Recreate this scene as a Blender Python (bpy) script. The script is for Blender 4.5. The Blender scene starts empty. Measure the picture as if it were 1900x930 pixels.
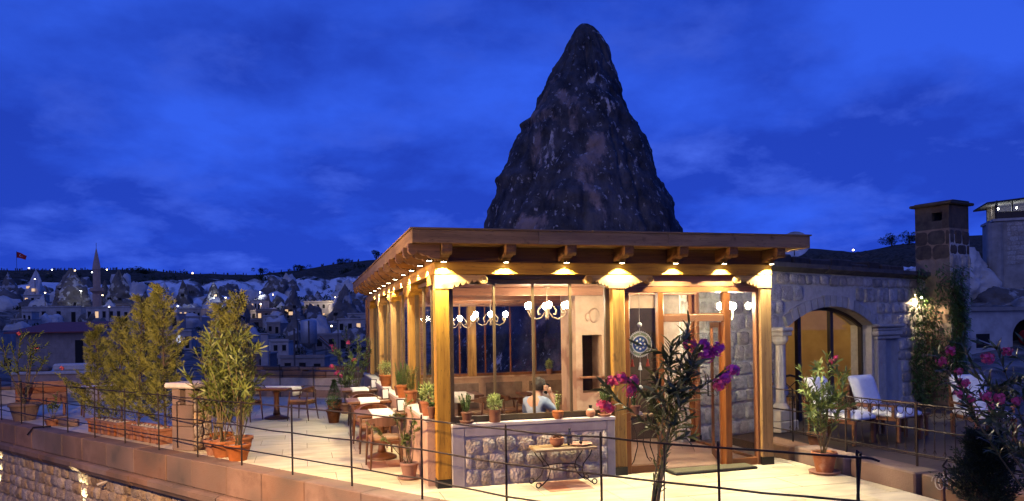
import bpy, bmesh, math, random
from mathutils import Vector, Matrix, noise

rng = random.Random(7)
PI = math.pi
scene = bpy.context.scene
COL = scene.collection

# ---------------------------------------------------------------- camera
CAMP = Vector((-1.647, -9.771, 2.112))
FW = Vector((0.26480323, 0.96430195, 0.001))
RT = Vector((0.96418324, -0.26475404, -0.01599931))
UP = Vector((0.01516341, -0.00520085, 0.9998715))
cd = bpy.data.cameras.new('camera')
cam = bpy.data.objects.new('camera', cd)
COL.objects.link(cam)
cam.matrix_world = Matrix(((RT.x, UP.x, -FW.x, CAMP.x), (RT.y, UP.y, -FW.y, CAMP.y), (RT.z, UP.z, -FW.z, CAMP.z), (0, 0, 0, 1)))
cd.sensor_width = 36
cd.lens = 1400 / 1900 * 36
cd.shift_y = (603.6 - 465) / 1900
cd.clip_start = 0.1
cd.clip_end = 9000
scene.camera = cam

# ---------------------------------------------------------------- world: dusk sky with a broken cloud layer
world = bpy.data.worlds.new('World')
scene.world = world
world.use_nodes = True
nt = world.node_tree
nt.nodes.clear()
N = nt.nodes.new
L = nt.links.new
SUN_EL, SUN_ROT = math.radians(4), math.radians(200)
out = N('ShaderNodeOutputWorld'); bgn = N('ShaderNodeBackground'); L(bgn.outputs[0], out.inputs[0])
sky = N('ShaderNodeTexSky'); sky.sky_type = 'NISHITA'; sky.sun_disc = False
sky.sun_elevation = SUN_EL; sky.sun_rotation = SUN_ROT
sky.air_density = 1.0; sky.dust_density = 0.3; sky.ozone_density = 3.0
bw0 = N('ShaderNodeRGBToBW'); L(sky.outputs[0], bw0.inputs[0])
bw = N('ShaderNodeMath'); bw.operation = 'POWER'; L(bw0.outputs[0], bw.inputs[0]); bw.inputs[1].default_value = 0.3   # dusk evens the sky out
tint = N('ShaderNodeMix'); tint.data_type = 'RGBA'; tint.blend_type = 'MULTIPLY'; tint.inputs[0].default_value = 1
L(bw.outputs[0], tint.inputs[6]); tint.inputs[7].default_value = (0.24, 0.84, 6.1, 1)
tc = N('ShaderNodeTexCoord')
sep = N('ShaderNodeSeparateXYZ'); L(tc.outputs['Generated'], sep.inputs[0])
zz = N('ShaderNodeMath'); zz.operation = 'MAXIMUM'; L(sep.outputs[2], zz.inputs[0]); zz.inputs[1].default_value = 0.0
za = N('ShaderNodeMath'); za.operation = 'ADD'; L(zz.outputs[0], za.inputs[0]); za.inputs[1].default_value = 0.40
iv = N('ShaderNodeMath'); iv.operation = 'DIVIDE'; iv.inputs[0].default_value = 1; L(za.outputs[0], iv.inputs[1])
dv = N('ShaderNodeVectorMath'); dv.operation = 'SCALE'; L(tc.outputs['Generated'], dv.inputs[0]); L(iv.outputs[0], dv.inputs['Scale'])
mp = N('ShaderNodeMapping'); L(dv.outputs[0], mp.inputs[0]); mp.inputs['Scale'].default_value = (1.0, 1.0, 1.9); mp.inputs['Location'].default_value = (-0.97, 0.87, 7.73)
def wnoise(sc, det, ro, dis):
    x = N('ShaderNodeTexNoise'); L(mp.outputs[0], x.inputs[0]); x.inputs['Scale'].default_value = sc; x.inputs['Detail'].default_value = det; x.inputs['Roughness'].default_value = ro; x.inputs['Distortion'].default_value = dis; return x.outputs[0]
# cloud cover: thicker towards the horizon where one looks through more of the layer
cov = N('ShaderNodeMath'); cov.operation = 'MULTIPLY_ADD'; L(zz.outputs[0], cov.inputs[0]); cov.inputs[1].default_value = -0.40; cov.inputs[2].default_value = 0.155
cn = N('ShaderNodeMath'); cn.operation = 'ADD'; L(wnoise(2.0, 8, 0.56, 0.1), cn.inputs[0]); L(cov.outputs[0], cn.inputs[1])
r1 = N('ShaderNodeValToRGB'); L(cn.outputs[0], r1.inputs[0]); r1.color_ramp.elements[0].position = 0.40; r1.color_ramp.elements[1].position = 0.62
r2 = N('ShaderNodeValToRGB'); L(wnoise(4.6, 9, 0.58, 0.15), r2.inputs[0]); r2.color_ramp.elements[0].position = 0.50; r2.color_ramp.elements[1].position = 0.78
def mulc(src, col):
    x = N('ShaderNodeMix'); x.data_type = 'RGBA'; x.blend_type = 'MULTIPLY'; x.inputs[0].default_value = 1; L(src, x.inputs[6]); x.inputs[7].default_value = (*col, 1); return x.outputs[2]
cm = N('ShaderNodeMix'); cm.data_type = 'RGBA'; L(r1.outputs[0], cm.inputs[0]); L(tint.outputs[2], cm.inputs[6]); L(mulc(tint.outputs[2], (0.47, 0.45, 0.58)), cm.inputs[7])
ws = N('ShaderNodeMath'); ws.operation = 'MULTIPLY'; L(r1.outputs[0], ws.inputs[0]); L(r2.outputs[0], ws.inputs[1])
wm = N('ShaderNodeMix'); wm.data_type = 'RGBA'; L(ws.outputs[0], wm.inputs[0]); L(cm.outputs[2], wm.inputs[6]); L(mulc(tint.outputs[2], (1.9, 1.22, 0.96)), wm.inputs[7])
L(wm.outputs[2], bgn.inputs[0])
bgn.inputs[1].default_value = 0.123

# faint afterglow in the west, behind the camera: very wide and soft
sd = bpy.data.lights.new('sun', 'SUN'); sun = bpy.data.objects.new('sun', sd); COL.objects.link(sun)
sd.energy = 0.28; sd.angle = math.radians(70); sd.color = (1.0, 0.95, 0.86)
sun.rotation_euler = (math.radians(58), 0, math.radians(-35))

vs = scene.view_settings
vs.view_transform = 'Standard'; vs.look = 'None'; vs.exposure = 0.0; vs.gamma = 1; vs.use_curve_mapping = False
cy = scene.cycles
cy.use_denoising = True
cy.max_bounces = 7; cy.diffuse_bounces = 3; cy.glossy_bounces = 3; cy.transmission_bounces = 4; cy.transparent_max_bounces = 12
cy.caustics_reflective = False; cy.caustics_refractive = False
cy.sample_clamp_indirect = 4.0
cy.use_light_tree = True

# ---------------------------------------------------------------- materials
M = {}
def nodes_of(name):
    m = bpy.data.materials.new(name); m.use_nodes = True
    t = m.node_tree; p = t.nodes['Principled BSDF']
    M[name] = m
    return m, t, p
def mat(name, c1, c2=None, scale=6, rough=0.8, bump=0.3, bdist=0.01, stretch=(1, 1, 1), rnd=0.0, metal=0.0, detail=6, lo=0.32, hi=0.68, pit=0.0, pitscale=30, spec=0.4, cracks=0.0, blot=None):
    m, t, p = nodes_of(name)
    n, l = t.nodes.new, t.links.new
    geo = n('ShaderNodeNewGeometry'); mpg = n('ShaderNodeMapping'); l(geo.outputs['Position'], mpg.inputs[0]); mpg.inputs['Scale'].default_value = stretch
    nz = n('ShaderNodeTexNoise'); l(mpg.outputs[0], nz.inputs[0]); nz.inputs['Scale'].default_value = scale; nz.inputs['Detail'].default_value = detail; nz.inputs['Roughness'].default_value = 0.62
    rp = n('ShaderNodeValToRGB'); l(nz.outputs[0], rp.inputs[0])
    c2 = c2 or tuple(v * 0.6 for v in c1)
    e = rp.color_ramp.elements; e[0].position = lo; e[0].color = (*c2, 1); e[1].position = hi; e[1].color = (*c1, 1)
    col = rp.outputs[0]
    if blot:
        nb = n('ShaderNodeTexNoise'); l(geo.outputs['Position'], nb.inputs[0]); nb.inputs['Scale'].default_value = blot[1]; nb.inputs['Detail'].default_value = 5
        rb = n('ShaderNodeValToRGB'); l(nb.outputs[0], rb.inputs[0]); rb.color_ramp.elements[0].position = blot[2]; rb.color_ramp.elements[1].position = blot[3]
        mb = n('ShaderNodeMix'); mb.data_type = 'RGBA'; l(rb.outputs[0], mb.inputs[0]); l(col, mb.inputs[6]); mb.inputs[7].default_value = (*blot[0], 1)
        col = mb.outputs[2]
    if cracks:
        nc = n('ShaderNodeTexNoise'); l(mpg.outputs[0], nc.inputs[0]); nc.inputs['Scale'].default_value = scale * 1.7; nc.inputs['Detail'].default_value = 2
        rc = n('ShaderNodeValToRGB'); l(nc.outputs[0], rc.inputs[0])
        q = rc.color_ramp.elements; q[0].position = 0.485; q[0].color = (1, 1, 1, 1); q[1].position = 0.5; q[1].color = (0, 0, 0, 1)
        x = rc.color_ramp.elements.new(0.515); x.color = (1, 1, 1, 1)
        mc = n('ShaderNodeMix'); mc.data_type = 'RGBA'; mc.blend_type = 'MULTIPLY'; mc.inputs[0].default_value = cracks; l(col, mc.inputs[6]); l(rc.outputs[0], mc.inputs[7]); col = mc.outputs[2]
    if rnd:
        oi = n('ShaderNodeObjectInfo'); mr = n('ShaderNodeMapRange'); l(oi.outputs['Random'], mr.inputs[0]); mr.inputs[3].default_value = 1 - rnd; mr.inputs[4].default_value = 1 + rnd
        hs = n('ShaderNodeHueSaturation'); l(col, hs.inputs['Color']); l(mr.outputs[0], hs.inputs['Value']); col = hs.outputs[0]
        m2 = n('ShaderNodeMath'); m2.operation = 'MULTIPLY'; l(oi.outputs['Random'], m2.inputs[0]); m2.inputs[1].default_value = 7.31
        m3 = n('ShaderNodeMath'); m3.operation = 'FRACT'; l(m2.outputs[0], m3.inputs[0])
        mr2 = n('ShaderNodeMapRange'); l(m3.outputs[0], mr2.inputs[0]); mr2.inputs[3].default_value = 1 - rnd * 1.5; mr2.inputs[4].default_value = 1 + rnd * 1.5; l(mr2.outputs[0], hs.inputs['Saturation'])
    l(col, p.inputs['Base Color'])
    p.inputs['Roughness'].default_value = rough; p.inputs['Metallic'].default_value = metal
    p.inputs['Specular IOR Level'].default_value = spec
    if bump:
        h = nz.outputs[0]
        if pit:
            vo = n('ShaderNodeTexVoronoi'); l(geo.outputs['Position'], vo.inputs[0]); vo.inputs['Scale'].default_value = pitscale
            ad = n('ShaderNodeMath'); ad.operation = 'MULTIPLY_ADD'; l(vo.outputs[0], ad.inputs[0]); ad.inputs[1].default_value = pit; l(h, ad.inputs[2]); h = ad.outputs[0]
        bp = n('ShaderNodeBump'); bp.inputs['Strength'].default_value = bump; bp.inputs['Distance'].default_value = bdist; l(h, bp.inputs['Height']); l(bp.outputs[0], p.inputs['Normal'])
    return m
def emis(name, col, s):
    m, t, p = nodes_of(name)
    p.inputs['Base Color'].default_value = (*col, 1); p.inputs['Emission Color'].default_value = (*col, 1); p.inputs['Emission Strength'].default_value = s
    return m
def wood(name, c1, c2, axis, rough=0.6, scale=1.0, crack=0.5, rnd=0.10):
    st = [14, 14, 14]; st['xyz'.index(axis)] = 0.9
    return mat(name, c1, c2, scale=scale, rough=rough, bump=0.35, bdist=0.006, stretch=tuple(st), rnd=rnd, detail=8, lo=0.33, hi=0.66, cracks=crack, blot=((c2[0] * .4, c2[1] * .4, c2[2] * .4), 3.3, 0.66, 0.74))
YEL1, YEL2 = (0.43, 0.25, 0.06), (0.19, 0.095, 0.022)
for a in 'xyz':
    wood('pine_' + a, YEL1, YEL2, a)
    wood('dark_wood_' + a, (0.18, 0.088, 0.03), (0.08, 0.038, 0.014), a)
    wood('fascia_' + a, (0.26, 0.17, 0.09), (0.14, 0.088, 0.048), a, rough=0.75)
    wood('frame_' + a, (0.22, 0.085, 0.025), (0.14, 0.05, 0.015), a, rough=0.38, crack=0.15)
wood('ceiling_wood', (0.38, 0.17, 0.07), (0.24, 0.095, 0.04), 'x')
wood('chair_wood', (0.13, 0.052, 0.022), (0.075, 0.03, 0.013), 'z', rough=0.4, crack=0.1)
wood('table_wood', (0.19, 0.085, 0.036), (0.11, 0.048, 0.02), 'x', rough=0.4, crack=0.2)
wood('bench_wood', (0.24, 0.07, 0.028), (0.14, 0.04, 0.018), 'x', rough=0.5, crack=0.2)
wood('old_plank', (0.30, 0.20, 0.10), (0.17, 0.11, 0.055), 'x', rough=0.8)
mat('seat_leather', (0.30, 0.16, 0.07), (0.22, 0.11, 0.05), scale=18, rough=0.5, bump=0.1)
mat('travertine', (0.66, 0.575, 0.375), (0.47, 0.40, 0.255), scale=1.6, rough=0.62, bump=0.12, bdist=0.004, stretch=(1, 3.5, 1), rnd=0.09, pit=0.3, pitscale=60, blot=((0.36, 0.29, 0.19), .9, 0.54, 0.72))
mat('floor_mortar', (0.25, 0.20, 0.14), (0.17, 0.135, 0.09), scale=8, rough=0.9)
mat('inner_floor', (0.46, 0.30, 0.21), (0.34, 0.21, 0.14), scale=3, rough=0.35, bump=0.05)
mat('red_tile', (0.42, 0.21, 0.13), (0.30, 0.14, 0.09), scale=6, rough=0.7, rnd=0.1)
mat('coping_stone', (0.25, 0.155, 0.105), (0.14, 0.085, 0.058), scale=2.6, rough=0.9, bump=0.5, bdist=0.012, rnd=0.14, pit=0.4, pitscale=45, blot=((0.085, 0.066, 0.052), 1.3, 0.47, 0.70))
mat('rubble', (0.44, 0.34, 0.23), (0.20, 0.145, 0.095), scale=7, rough=0.95, bump=0.9, bdist=0.03, rnd=0.22, pit=0.5, pitscale=28)
mat('mortar', (0.36, 0.29, 0.21), (0.27, 0.215, 0.155), scale=9, rough=0.95, bump=0.6, bdist=0.02)
mat('grey_stone', (0.50, 0.44, 0.36), (0.24, 0.205, 0.16), scale=8, rough=0.95, bump=0.9, bdist=0.03, rnd=0.2, pit=0.6, pitscale=30)
mat('grey_plaster', (0.40, 0.37, 0.335), (0.29, 0.265, 0.24), scale=4, rough=0.9, bump=0.35, bdist=0.008)
mat('pink_plaster', (0.50, 0.335, 0.23), (0.36, 0.235, 0.16), scale=3.5, rough=0.9, bump=0.4, bdist=0.01, cracks=0.25)
mat('sill_stone', (0.62, 0.56, 0.46), (0.48, 0.42, 0.34), scale=7, rough=0.8, bump=0.2)
mat('annex_stone', (0.48, 0.43, 0.38), (0.22, 0.195, 0.17), scale=7, rough=0.95, bump=0.8, bdist=0.025, rnd=0.24, pit=0.5, pitscale=30)
mat('annex_mortar', (0.52, 0.48, 0.43), (0.38, 0.35, 0.31), scale=9, rough=0.95, bump=0.5, bdist=0.02)
mat('dressed_stone', (0.46, 0.42, 0.37), (0.32, 0.29, 0.25), scale=5, rough=0.85, bump=0.35, rnd=0.1)
mat('dark_cap', (0.055, 0.045, 0.038), (0.03, 0.026, 0.022), scale=8, rough=0.95, bump=0.6, bdist=0.02)
mat('soot_stone', (0.10, 0.072, 0.055), (0.045, 0.034, 0.028), scale=6, rough=0.95, bump=0.8, bdist=0.02, rnd=0.2)
mat('brown_stone', (0.24, 0.175, 0.135), (0.14, 0.10, 0.078), scale=5, rough=0.95, bump=0.7, bdist=0.02, rnd=0.15)
mat('inner_wall_yellow', (0.48, 0.32, 0.10), (0.38, 0.24, 0.07), scale=3, rough=0.9, bump=0.3)
mat('stucco', (0.58, 0.42, 0.30), (0.46, 0.32, 0.22), scale=4, rough=0.9, bump=0.4, bdist=0.01, blot=((0.36, 0.215, 0.15), 1.4, 0.55, 0.6))
mat('niche_dark', (0.05, 0.033, 0.026), rough=0.9)
mat('iron', (0.014, 0.012, 0.011), (0.03, 0.017, 0.012), scale=30, rough=0.55, bump=0.2, bdist=0.002, metal=0.4)
mat('black_metal', (0.015, 0.014, 0.014), rough=0.45, metal=0.3)
mat('bronze_frame', (0.10, 0.065, 0.028), (0.07, 0.045, 0.02), scale=12, rough=0.45, bump=0)
mat('dark_frame', (0.045, 0.026, 0.015), rough=0.5, bump=0.1)
mat('terracotta', (0.33, 0.14, 0.072), (0.22, 0.09, 0.045), scale=9, rough=0.85, bump=0.2, bdist=0.004, rnd=0.15, blot=((0.46, 0.30, 0.2), 5, 0.6, 0.8))
mat('dark_clay', (0.17, 0.075, 0.042), (0.10, 0.045, 0.026), scale=9, rough=0.8, bump=0.2)
mat('soil', (0.06, 0.042, 0.028), rough=1, scale=40, bump=1, bdist=0.02)
mat('pebbles', (0.55, 0.50, 0.43), (0.30, 0.26, 0.2), rough=0.9, scale=40, bump=1, bdist=0.02)
mat('cloth_white', (0.76, 0.72, 0.64), (0.68, 0.63, 0.54), scale=60, rough=0.9, bump=0.15, bdist=0.002)
mat('cushion', (0.74, 0.73, 0.72), (0.66, 0.65, 0.64), scale=14, rough=0.95, bump=0.2, bdist=0.006)
mat('deck', (0.05, 0.034, 0.025), (0.03, 0.02, 0.015), scale=4, rough=0.7, bump=0.2)
mat('lounge_wood', (0.22, 0.085, 0.035), (0.13, 0.05, 0.02), scale=6, rough=0.5, bump=0.1)
mat('tuff_white', (0.56, 0.53, 0.50), (0.36, 0.33, 0.30), scale=0.22, rough=0.95, bump=0.8, bdist=1.0, detail=9)
mat('tuff_dark', (0.17, 0.145, 0.125), (0.075, 0.064, 0.055), scale=0.35, rough=0.95, bump=1, bdist=0.8, detail=10, blot=((0.36, 0.34, 0.32), 0.45, 0.55, 0.60), rnd=0.15)
mat('scrub', (0.055, 0.05, 0.032), (0.03, 0.028, 0.02), scale=0.3, rough=1, bump=1, bdist=1.5, detail=9)
mat('pale_wall', (0.42, 0.38, 0.345), (0.25, 0.225, 0.20), scale=0.8, rough=0.9, bump=0.4, bdist=0.05, rnd=0.18)
mat('white_wall', (0.44, 0.42, 0.40), (0.28, 0.265, 0.25), scale=0.8, rough=0.9, bump=0.3, bdist=0.03, rnd=0.08)
mat('block_wall', (0.30, 0.25, 0.22), (0.21, 0.175, 0.155), scale=1.2, rough=0.95, bump=0.4, bdist=0.03)
mat('roof_flat', (0.26, 0.24, 0.22), (0.18, 0.165, 0.15), scale=1, rough=0.95, rnd=0.15)
mat('red_roof', (0.22, 0.055, 0.045), (0.15, 0.04, 0.032), scale=2, rough=0.75, bump=0.3, bdist=0.02)
mat('minaret_stone', (0.45, 0.30, 0.22), (0.33, 0.215, 0.155), scale=1.5, rough=0.9, bump=0.3, bdist=0.03)
mat('slate', (0.10, 0.085, 0.08), rough=0.9, scale=4)
mat('steel', (0.42, 0.42, 0.42), (0.32, 0.31, 0.31), scale=2, rough=0.45, metal=0.5, bump=0.05)
mat('flag_red', (0.50, 0.02, 0.02), rough=0.8, bump=0)
mat('flag_white', (0.8, 0.8, 0.8), rough=0.8, bump=0)
mat('dark_hole', (0.012, 0.011, 0.011), rough=0.9, bump=0)
mat('red_tank', (0.30, 0.025, 0.02), rough=0.4, bump=0)
mat('dish', (0.62, 0.62, 0.62), rough=0.5, bump=0)
mat('street', (0.06, 0.058, 0.055), scale=2, rough=0.9)
mat('leaf_olive', (0.17, 0.20, 0.04), (0.07, 0.10, 0.02), scale=7, rough=0.5, bump=0)
mat('leaf_oleander', (0.19, 0.25, 0.06), (0.08, 0.13, 0.03), scale=9, rough=0.42, bump=0)
mat('leaf_dark', (0.095, 0.115, 0.035), (0.03, 0.045, 0.017), scale=9, rough=0.42, bump=0)
mat('leaf_conifer', (0.23, 0.23, 0.04), (0.045, 0.06, 0.014), scale=5, rough=0.65, bump=0)
mat('leaf_cypress', (0.028, 0.045, 0.018), (0.014, 0.024, 0.010), scale=6, rough=0.7, bump=0)
mat('leaf_box', (0.075, 0.15, 0.03), (0.04, 0.085, 0.018), scale=14, rough=0.45, bump=0)
mat('leaf_variegated', (0.42, 0.46, 0.16), (0.14, 0.22, 0.05), scale=45, rough=0.45, bump=0, lo=0.42, hi=0.56)
mat('leaf_ivy', (0.10, 0.17, 0.035), (0.035, 0.07, 0.018), scale=5, rough=0.5, bump=0)
mat('stem', (0.16, 0.12, 0.055), (0.10, 0.075, 0.035), scale=20, rough=0.8, bump=0.2)
mat('bark', (0.10, 0.07, 0.045), (0.06, 0.042, 0.028), scale=20, rough=0.9, bump=0.6)
mat('flower_pink', (0.80, 0.11, 0.22), (0.62, 0.05, 0.16), scale=20, rough=0.6, bump=0)
mat('flower_magenta', (0.66, 0.06, 0.32), (0.42, 0.03, 0.32), scale=16, rough=0.6, bump=0)
mat('flower_coral', (0.66, 0.13, 0.12), (0.5, 0.07, 0.08), scale=20, rough=0.6, bump=0)
mat('skin', (0.46, 0.25, 0.165), (0.42, 0.22, 0.14), scale=20, rough=0.55, bump=0)
mat('hair', (0.018, 0.012, 0.010), (0.03, 0.02, 0.015), scale=60, rough=0.6, bump=0.6, bdist=0.006, stretch=(1, 1, 0.3))
mat('shirt', (0.26, 0.31, 0.42), (0.21, 0.25, 0.35), scale=7, rough=0.9, bump=0.5, bdist=0.03)
mat('trousers', (0.04, 0.045, 0.06), rough=0.9)
mat('phone', (0.01, 0.045, 0.05), rough=0.25, bump=0)
mat('card', (0.75, 0.74, 0.70), (0.55, 0.53, 0.5), scale=40, rough=0.6, bump=0, lo=0.25, hi=0.4)
mat('bead_blue', (0.05, 0.05, 0.28), (0.02, 0.10, 0.16), scale=22, rough=0.5, bump=0)
mat('bead_green', (0.10, 0.20, 0.15), (0.35, 0.30, 0.12), scale=60, rough=0.5, bump=0)
mat('tassel_red', (0.35, 0.04, 0.02), rough=0.9, bump=0)
mat('tassel_white', (0.7, 0.66, 0.58), rough=0.9, bump=0)
mat('mat_fibre', (0.11, 0.10, 0.055), (0.07, 0.062, 0.035), scale=70, rough=1, bump=0.8, bdist=0.004)
mat('bottle', (0.02, 0.022, 0.04), rough=0.15, bump=0)
mat('chandelier_metal', (0.46, 0.36, 0.22), rough=0.4, metal=0.5, bump=0)
emis('chandelier_bulb', (1.0, 0.84, 0.62), 130); emis('entry_bulb', (1.0, 0.86, 0.58), 1500)
mat('rope', (0.6, 0.55, 0.45), rough=0.9)
emis('bulb', (1.0, 0.93, 0.80), 30)
emis('spot_face', (1.0, 0.86, 0.55), 40)
emis('town_bulb_warm', (1.0, 0.72, 0.38), 14)
emis('town_bulb_white', (0.85, 0.95, 1.0), 12)
emis('lit_window_warm', (1.0, 0.62, 0.28), .8)
emis('lit_window_white', (0.8, 0.9, 1.0), .8)
def glass():
    m, t, p = nodes_of('glass'); n, l = t.nodes.new, t.links.new
    o = t.nodes['Material Output']; t.nodes.remove(p)
    tr = n('ShaderNodeBsdfTransparent'); tr.inputs[0].default_value = (0.93, 0.95, 0.94, 1)
    gl = n('ShaderNodeBsdfGlossy'); gl.inputs['Roughness'].default_value = 0.02; gl.inputs[0].default_value = (0.9, 0.9, 0.9, 1)
    fr = n('ShaderNodeFresnel'); gg = n('ShaderNodeNewGeometry'); ma = n('ShaderNodeMath'); ma.operation = 'MULTIPLY_ADD'; l(gg.outputs['Backfacing'], ma.inputs[0]); ma.inputs[1].default_value = 1 / 1.45 - 1.45; ma.inputs[2].default_value = 1.45; l(ma.outputs[0], fr.inputs[0])
    mx = n('ShaderNodeMixShader'); l(fr.outputs[0], mx.inputs[0]); l(tr.outputs[0], mx.inputs[1]); l(gl.outputs[0], mx.inputs[2]); l(mx.outputs[0], o.inputs[0])
glass()
# the big tuff cone: dark lichen crust, pink-grey bare patches, pale scars
def cone_mat():
    m, t, p = nodes_of('cone_rock'); n, l = t.nodes.new, t.links.new
    g = n('ShaderNodeNewGeometry')
    def nz(s, d, st=(1, 1, 1)):
        mm = n('ShaderNodeMapping'); l(g.outputs['Position'], mm.inputs[0]); mm.inputs['Scale'].default_value = st
        x = n('ShaderNodeTexNoise'); l(mm.outputs[0], x.inputs[0]); x.inputs['Scale'].default_value = s; x.inputs['Detail'].default_value = d; x.inputs['Roughness'].default_value = 0.65; return x.outputs[0]
    def ramp(src, a, ca, b, cb):
        x = n('ShaderNodeValToRGB'); l(src, x.inputs[0]); e = x.color_ramp.elements
        e[0].position = a; e[0].color = (*ca, 1); e[1].position = b; e[1].color = (*cb, 1); return x.outputs[0]
    def mix(f, a, b):
        x = n('ShaderNodeMix'); x.data_type = 'RGBA'; l(f, x.inputs[0]); l(a, x.inputs[6])
        if isinstance(b, tuple): x.inputs[7].default_value = (*b, 1)
        else: l(b, x.inputs[7])
        return x.outputs[2]
    W0, W1 = (0, 0, 0), (1, 1, 1)
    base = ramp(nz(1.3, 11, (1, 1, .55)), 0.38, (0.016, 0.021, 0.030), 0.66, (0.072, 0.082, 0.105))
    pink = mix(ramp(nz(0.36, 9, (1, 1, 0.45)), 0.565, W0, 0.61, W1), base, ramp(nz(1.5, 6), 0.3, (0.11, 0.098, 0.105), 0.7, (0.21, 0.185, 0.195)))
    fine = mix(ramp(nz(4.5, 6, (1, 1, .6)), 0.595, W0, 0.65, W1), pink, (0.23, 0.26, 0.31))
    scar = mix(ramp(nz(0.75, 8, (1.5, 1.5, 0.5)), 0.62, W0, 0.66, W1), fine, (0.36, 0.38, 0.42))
    l(scar, p.inputs['Base Color']); p.inputs['Roughness'].default_value = 0.95; p.inputs['Specular IOR Level'].default_value = 0.15
    b = n('ShaderNodeBump'); b.inputs['Strength'].default_value = 0.9; b.inputs['Distance'].default_value = 0.22; l(nz(1.7, 12, (1, 1, .6)), b.inputs['Height']); l(b.outputs[0], p.inputs['Normal'])
cone_mat()
def hill_mat():
    m, t, p = nodes_of('hillside'); n, l = t.nodes.new, t.links.new
    g = n('ShaderNodeNewGeometry'); s = n('ShaderNodeSeparateXYZ'); l(g.outputs['Position'], s.inputs[0])
    def nz(sc, d):
        x = n('ShaderNodeTexNoise'); l(g.outputs['Position'], x.inputs[0]); x.inputs['Scale'].default_value = sc; x.inputs['Detail'].default_value = d; return x.outputs[0]
    a = n('ShaderNodeMath'); a.operation = 'MULTIPLY_ADD'; l(nz(0.035, 5), a.inputs[0]); a.inputs[1].default_value = 26; l(s.outputs[2], a.inputs[2])
    mr = n('ShaderNodeMapRange'); l(a.outputs[0], mr.inputs[0]); mr.inputs[1].default_value = 39; mr.inputs[2].default_value = 40.5   # scrub on the plateau
    mr2 = n('ShaderNodeMapRange'); l(a.outputs[0], mr2.inputs[0]); mr2.inputs[1].default_value = 24; mr2.inputs[2].default_value = 28  # town dust below
    r1 = n('ShaderNodeValToRGB'); mpr = n('ShaderNodeMapping'); l(g.outputs['Position'], mpr.inputs[0]); mpr.inputs['Rotation'].default_value = (0, 0, .268); mpr.inputs['Scale'].default_value = (1, .16, .5)
    nzr = n('ShaderNodeTexNoise'); l(mpr.outputs[0], nzr.inputs[0]); nzr.inputs['Scale'].default_value = .17; nzr.inputs['Detail'].default_value = 8; l(nzr.outputs[0], r1.inputs[0]); r1.color_ramp.elements[0].position = 0.39; r1.color_ramp.elements[0].color = (0.12, 0.11, 0.10, 1); r1.color_ramp.elements[1].position = 0.48; r1.color_ramp.elements[1].color = (0.74, 0.72, 0.69, 1)
    r2 = n('ShaderNodeValToRGB'); l(nz(0.4, 8), r2.inputs[0]); r2.color_ramp.elements[0].position = 0.35; r2.color_ramp.elements[0].color = (0.028, 0.027, 0.02, 1); r2.color_ramp.elements[1].position = 0.7; r2.color_ramp.elements[1].color = (0.085, 0.07, 0.052, 1)
    r3 = n('ShaderNodeValToRGB'); l(nz(0.5, 8), r3.inputs[0]); r3.color_ramp.elements[0].position = 0.4; r3.color_ramp.elements[0].color = (0.07, 0.065, 0.058, 1); r3.color_ramp.elements[1].position = 0.65; r3.color_ramp.elements[1].color = (0.22, 0.20, 0.18, 1)
    m1 = n('ShaderNodeMix'); m1.data_type = 'RGBA'; l(mr2.outputs[0], m1.inputs[0]); l(r3.outputs[0], m1.inputs[6]); l(r1.outputs[0], m1.inputs[7])
    m2 = n('ShaderNodeMix'); m2.data_type = 'RGBA'; l(mr.outputs[0], m2.inputs[0]); l(m1.outputs[2], m2.inputs[6]); l(r2.outputs[0], m2.inputs[7])
    l(m2.outputs[2], p.inputs['Base Color']); p.inputs['Roughness'].default_value = 1; p.inputs['Specular IOR Level'].default_value = 0.1
    b = n('ShaderNodeBump'); b.inputs['Strength'].default_value = 0.8; b.inputs['Distance'].default_value = 1.0; l(nz(0.5, 9), b.inputs['Height']); l(b.outputs[0], p.inputs['Normal'])
hill_mat()

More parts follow.
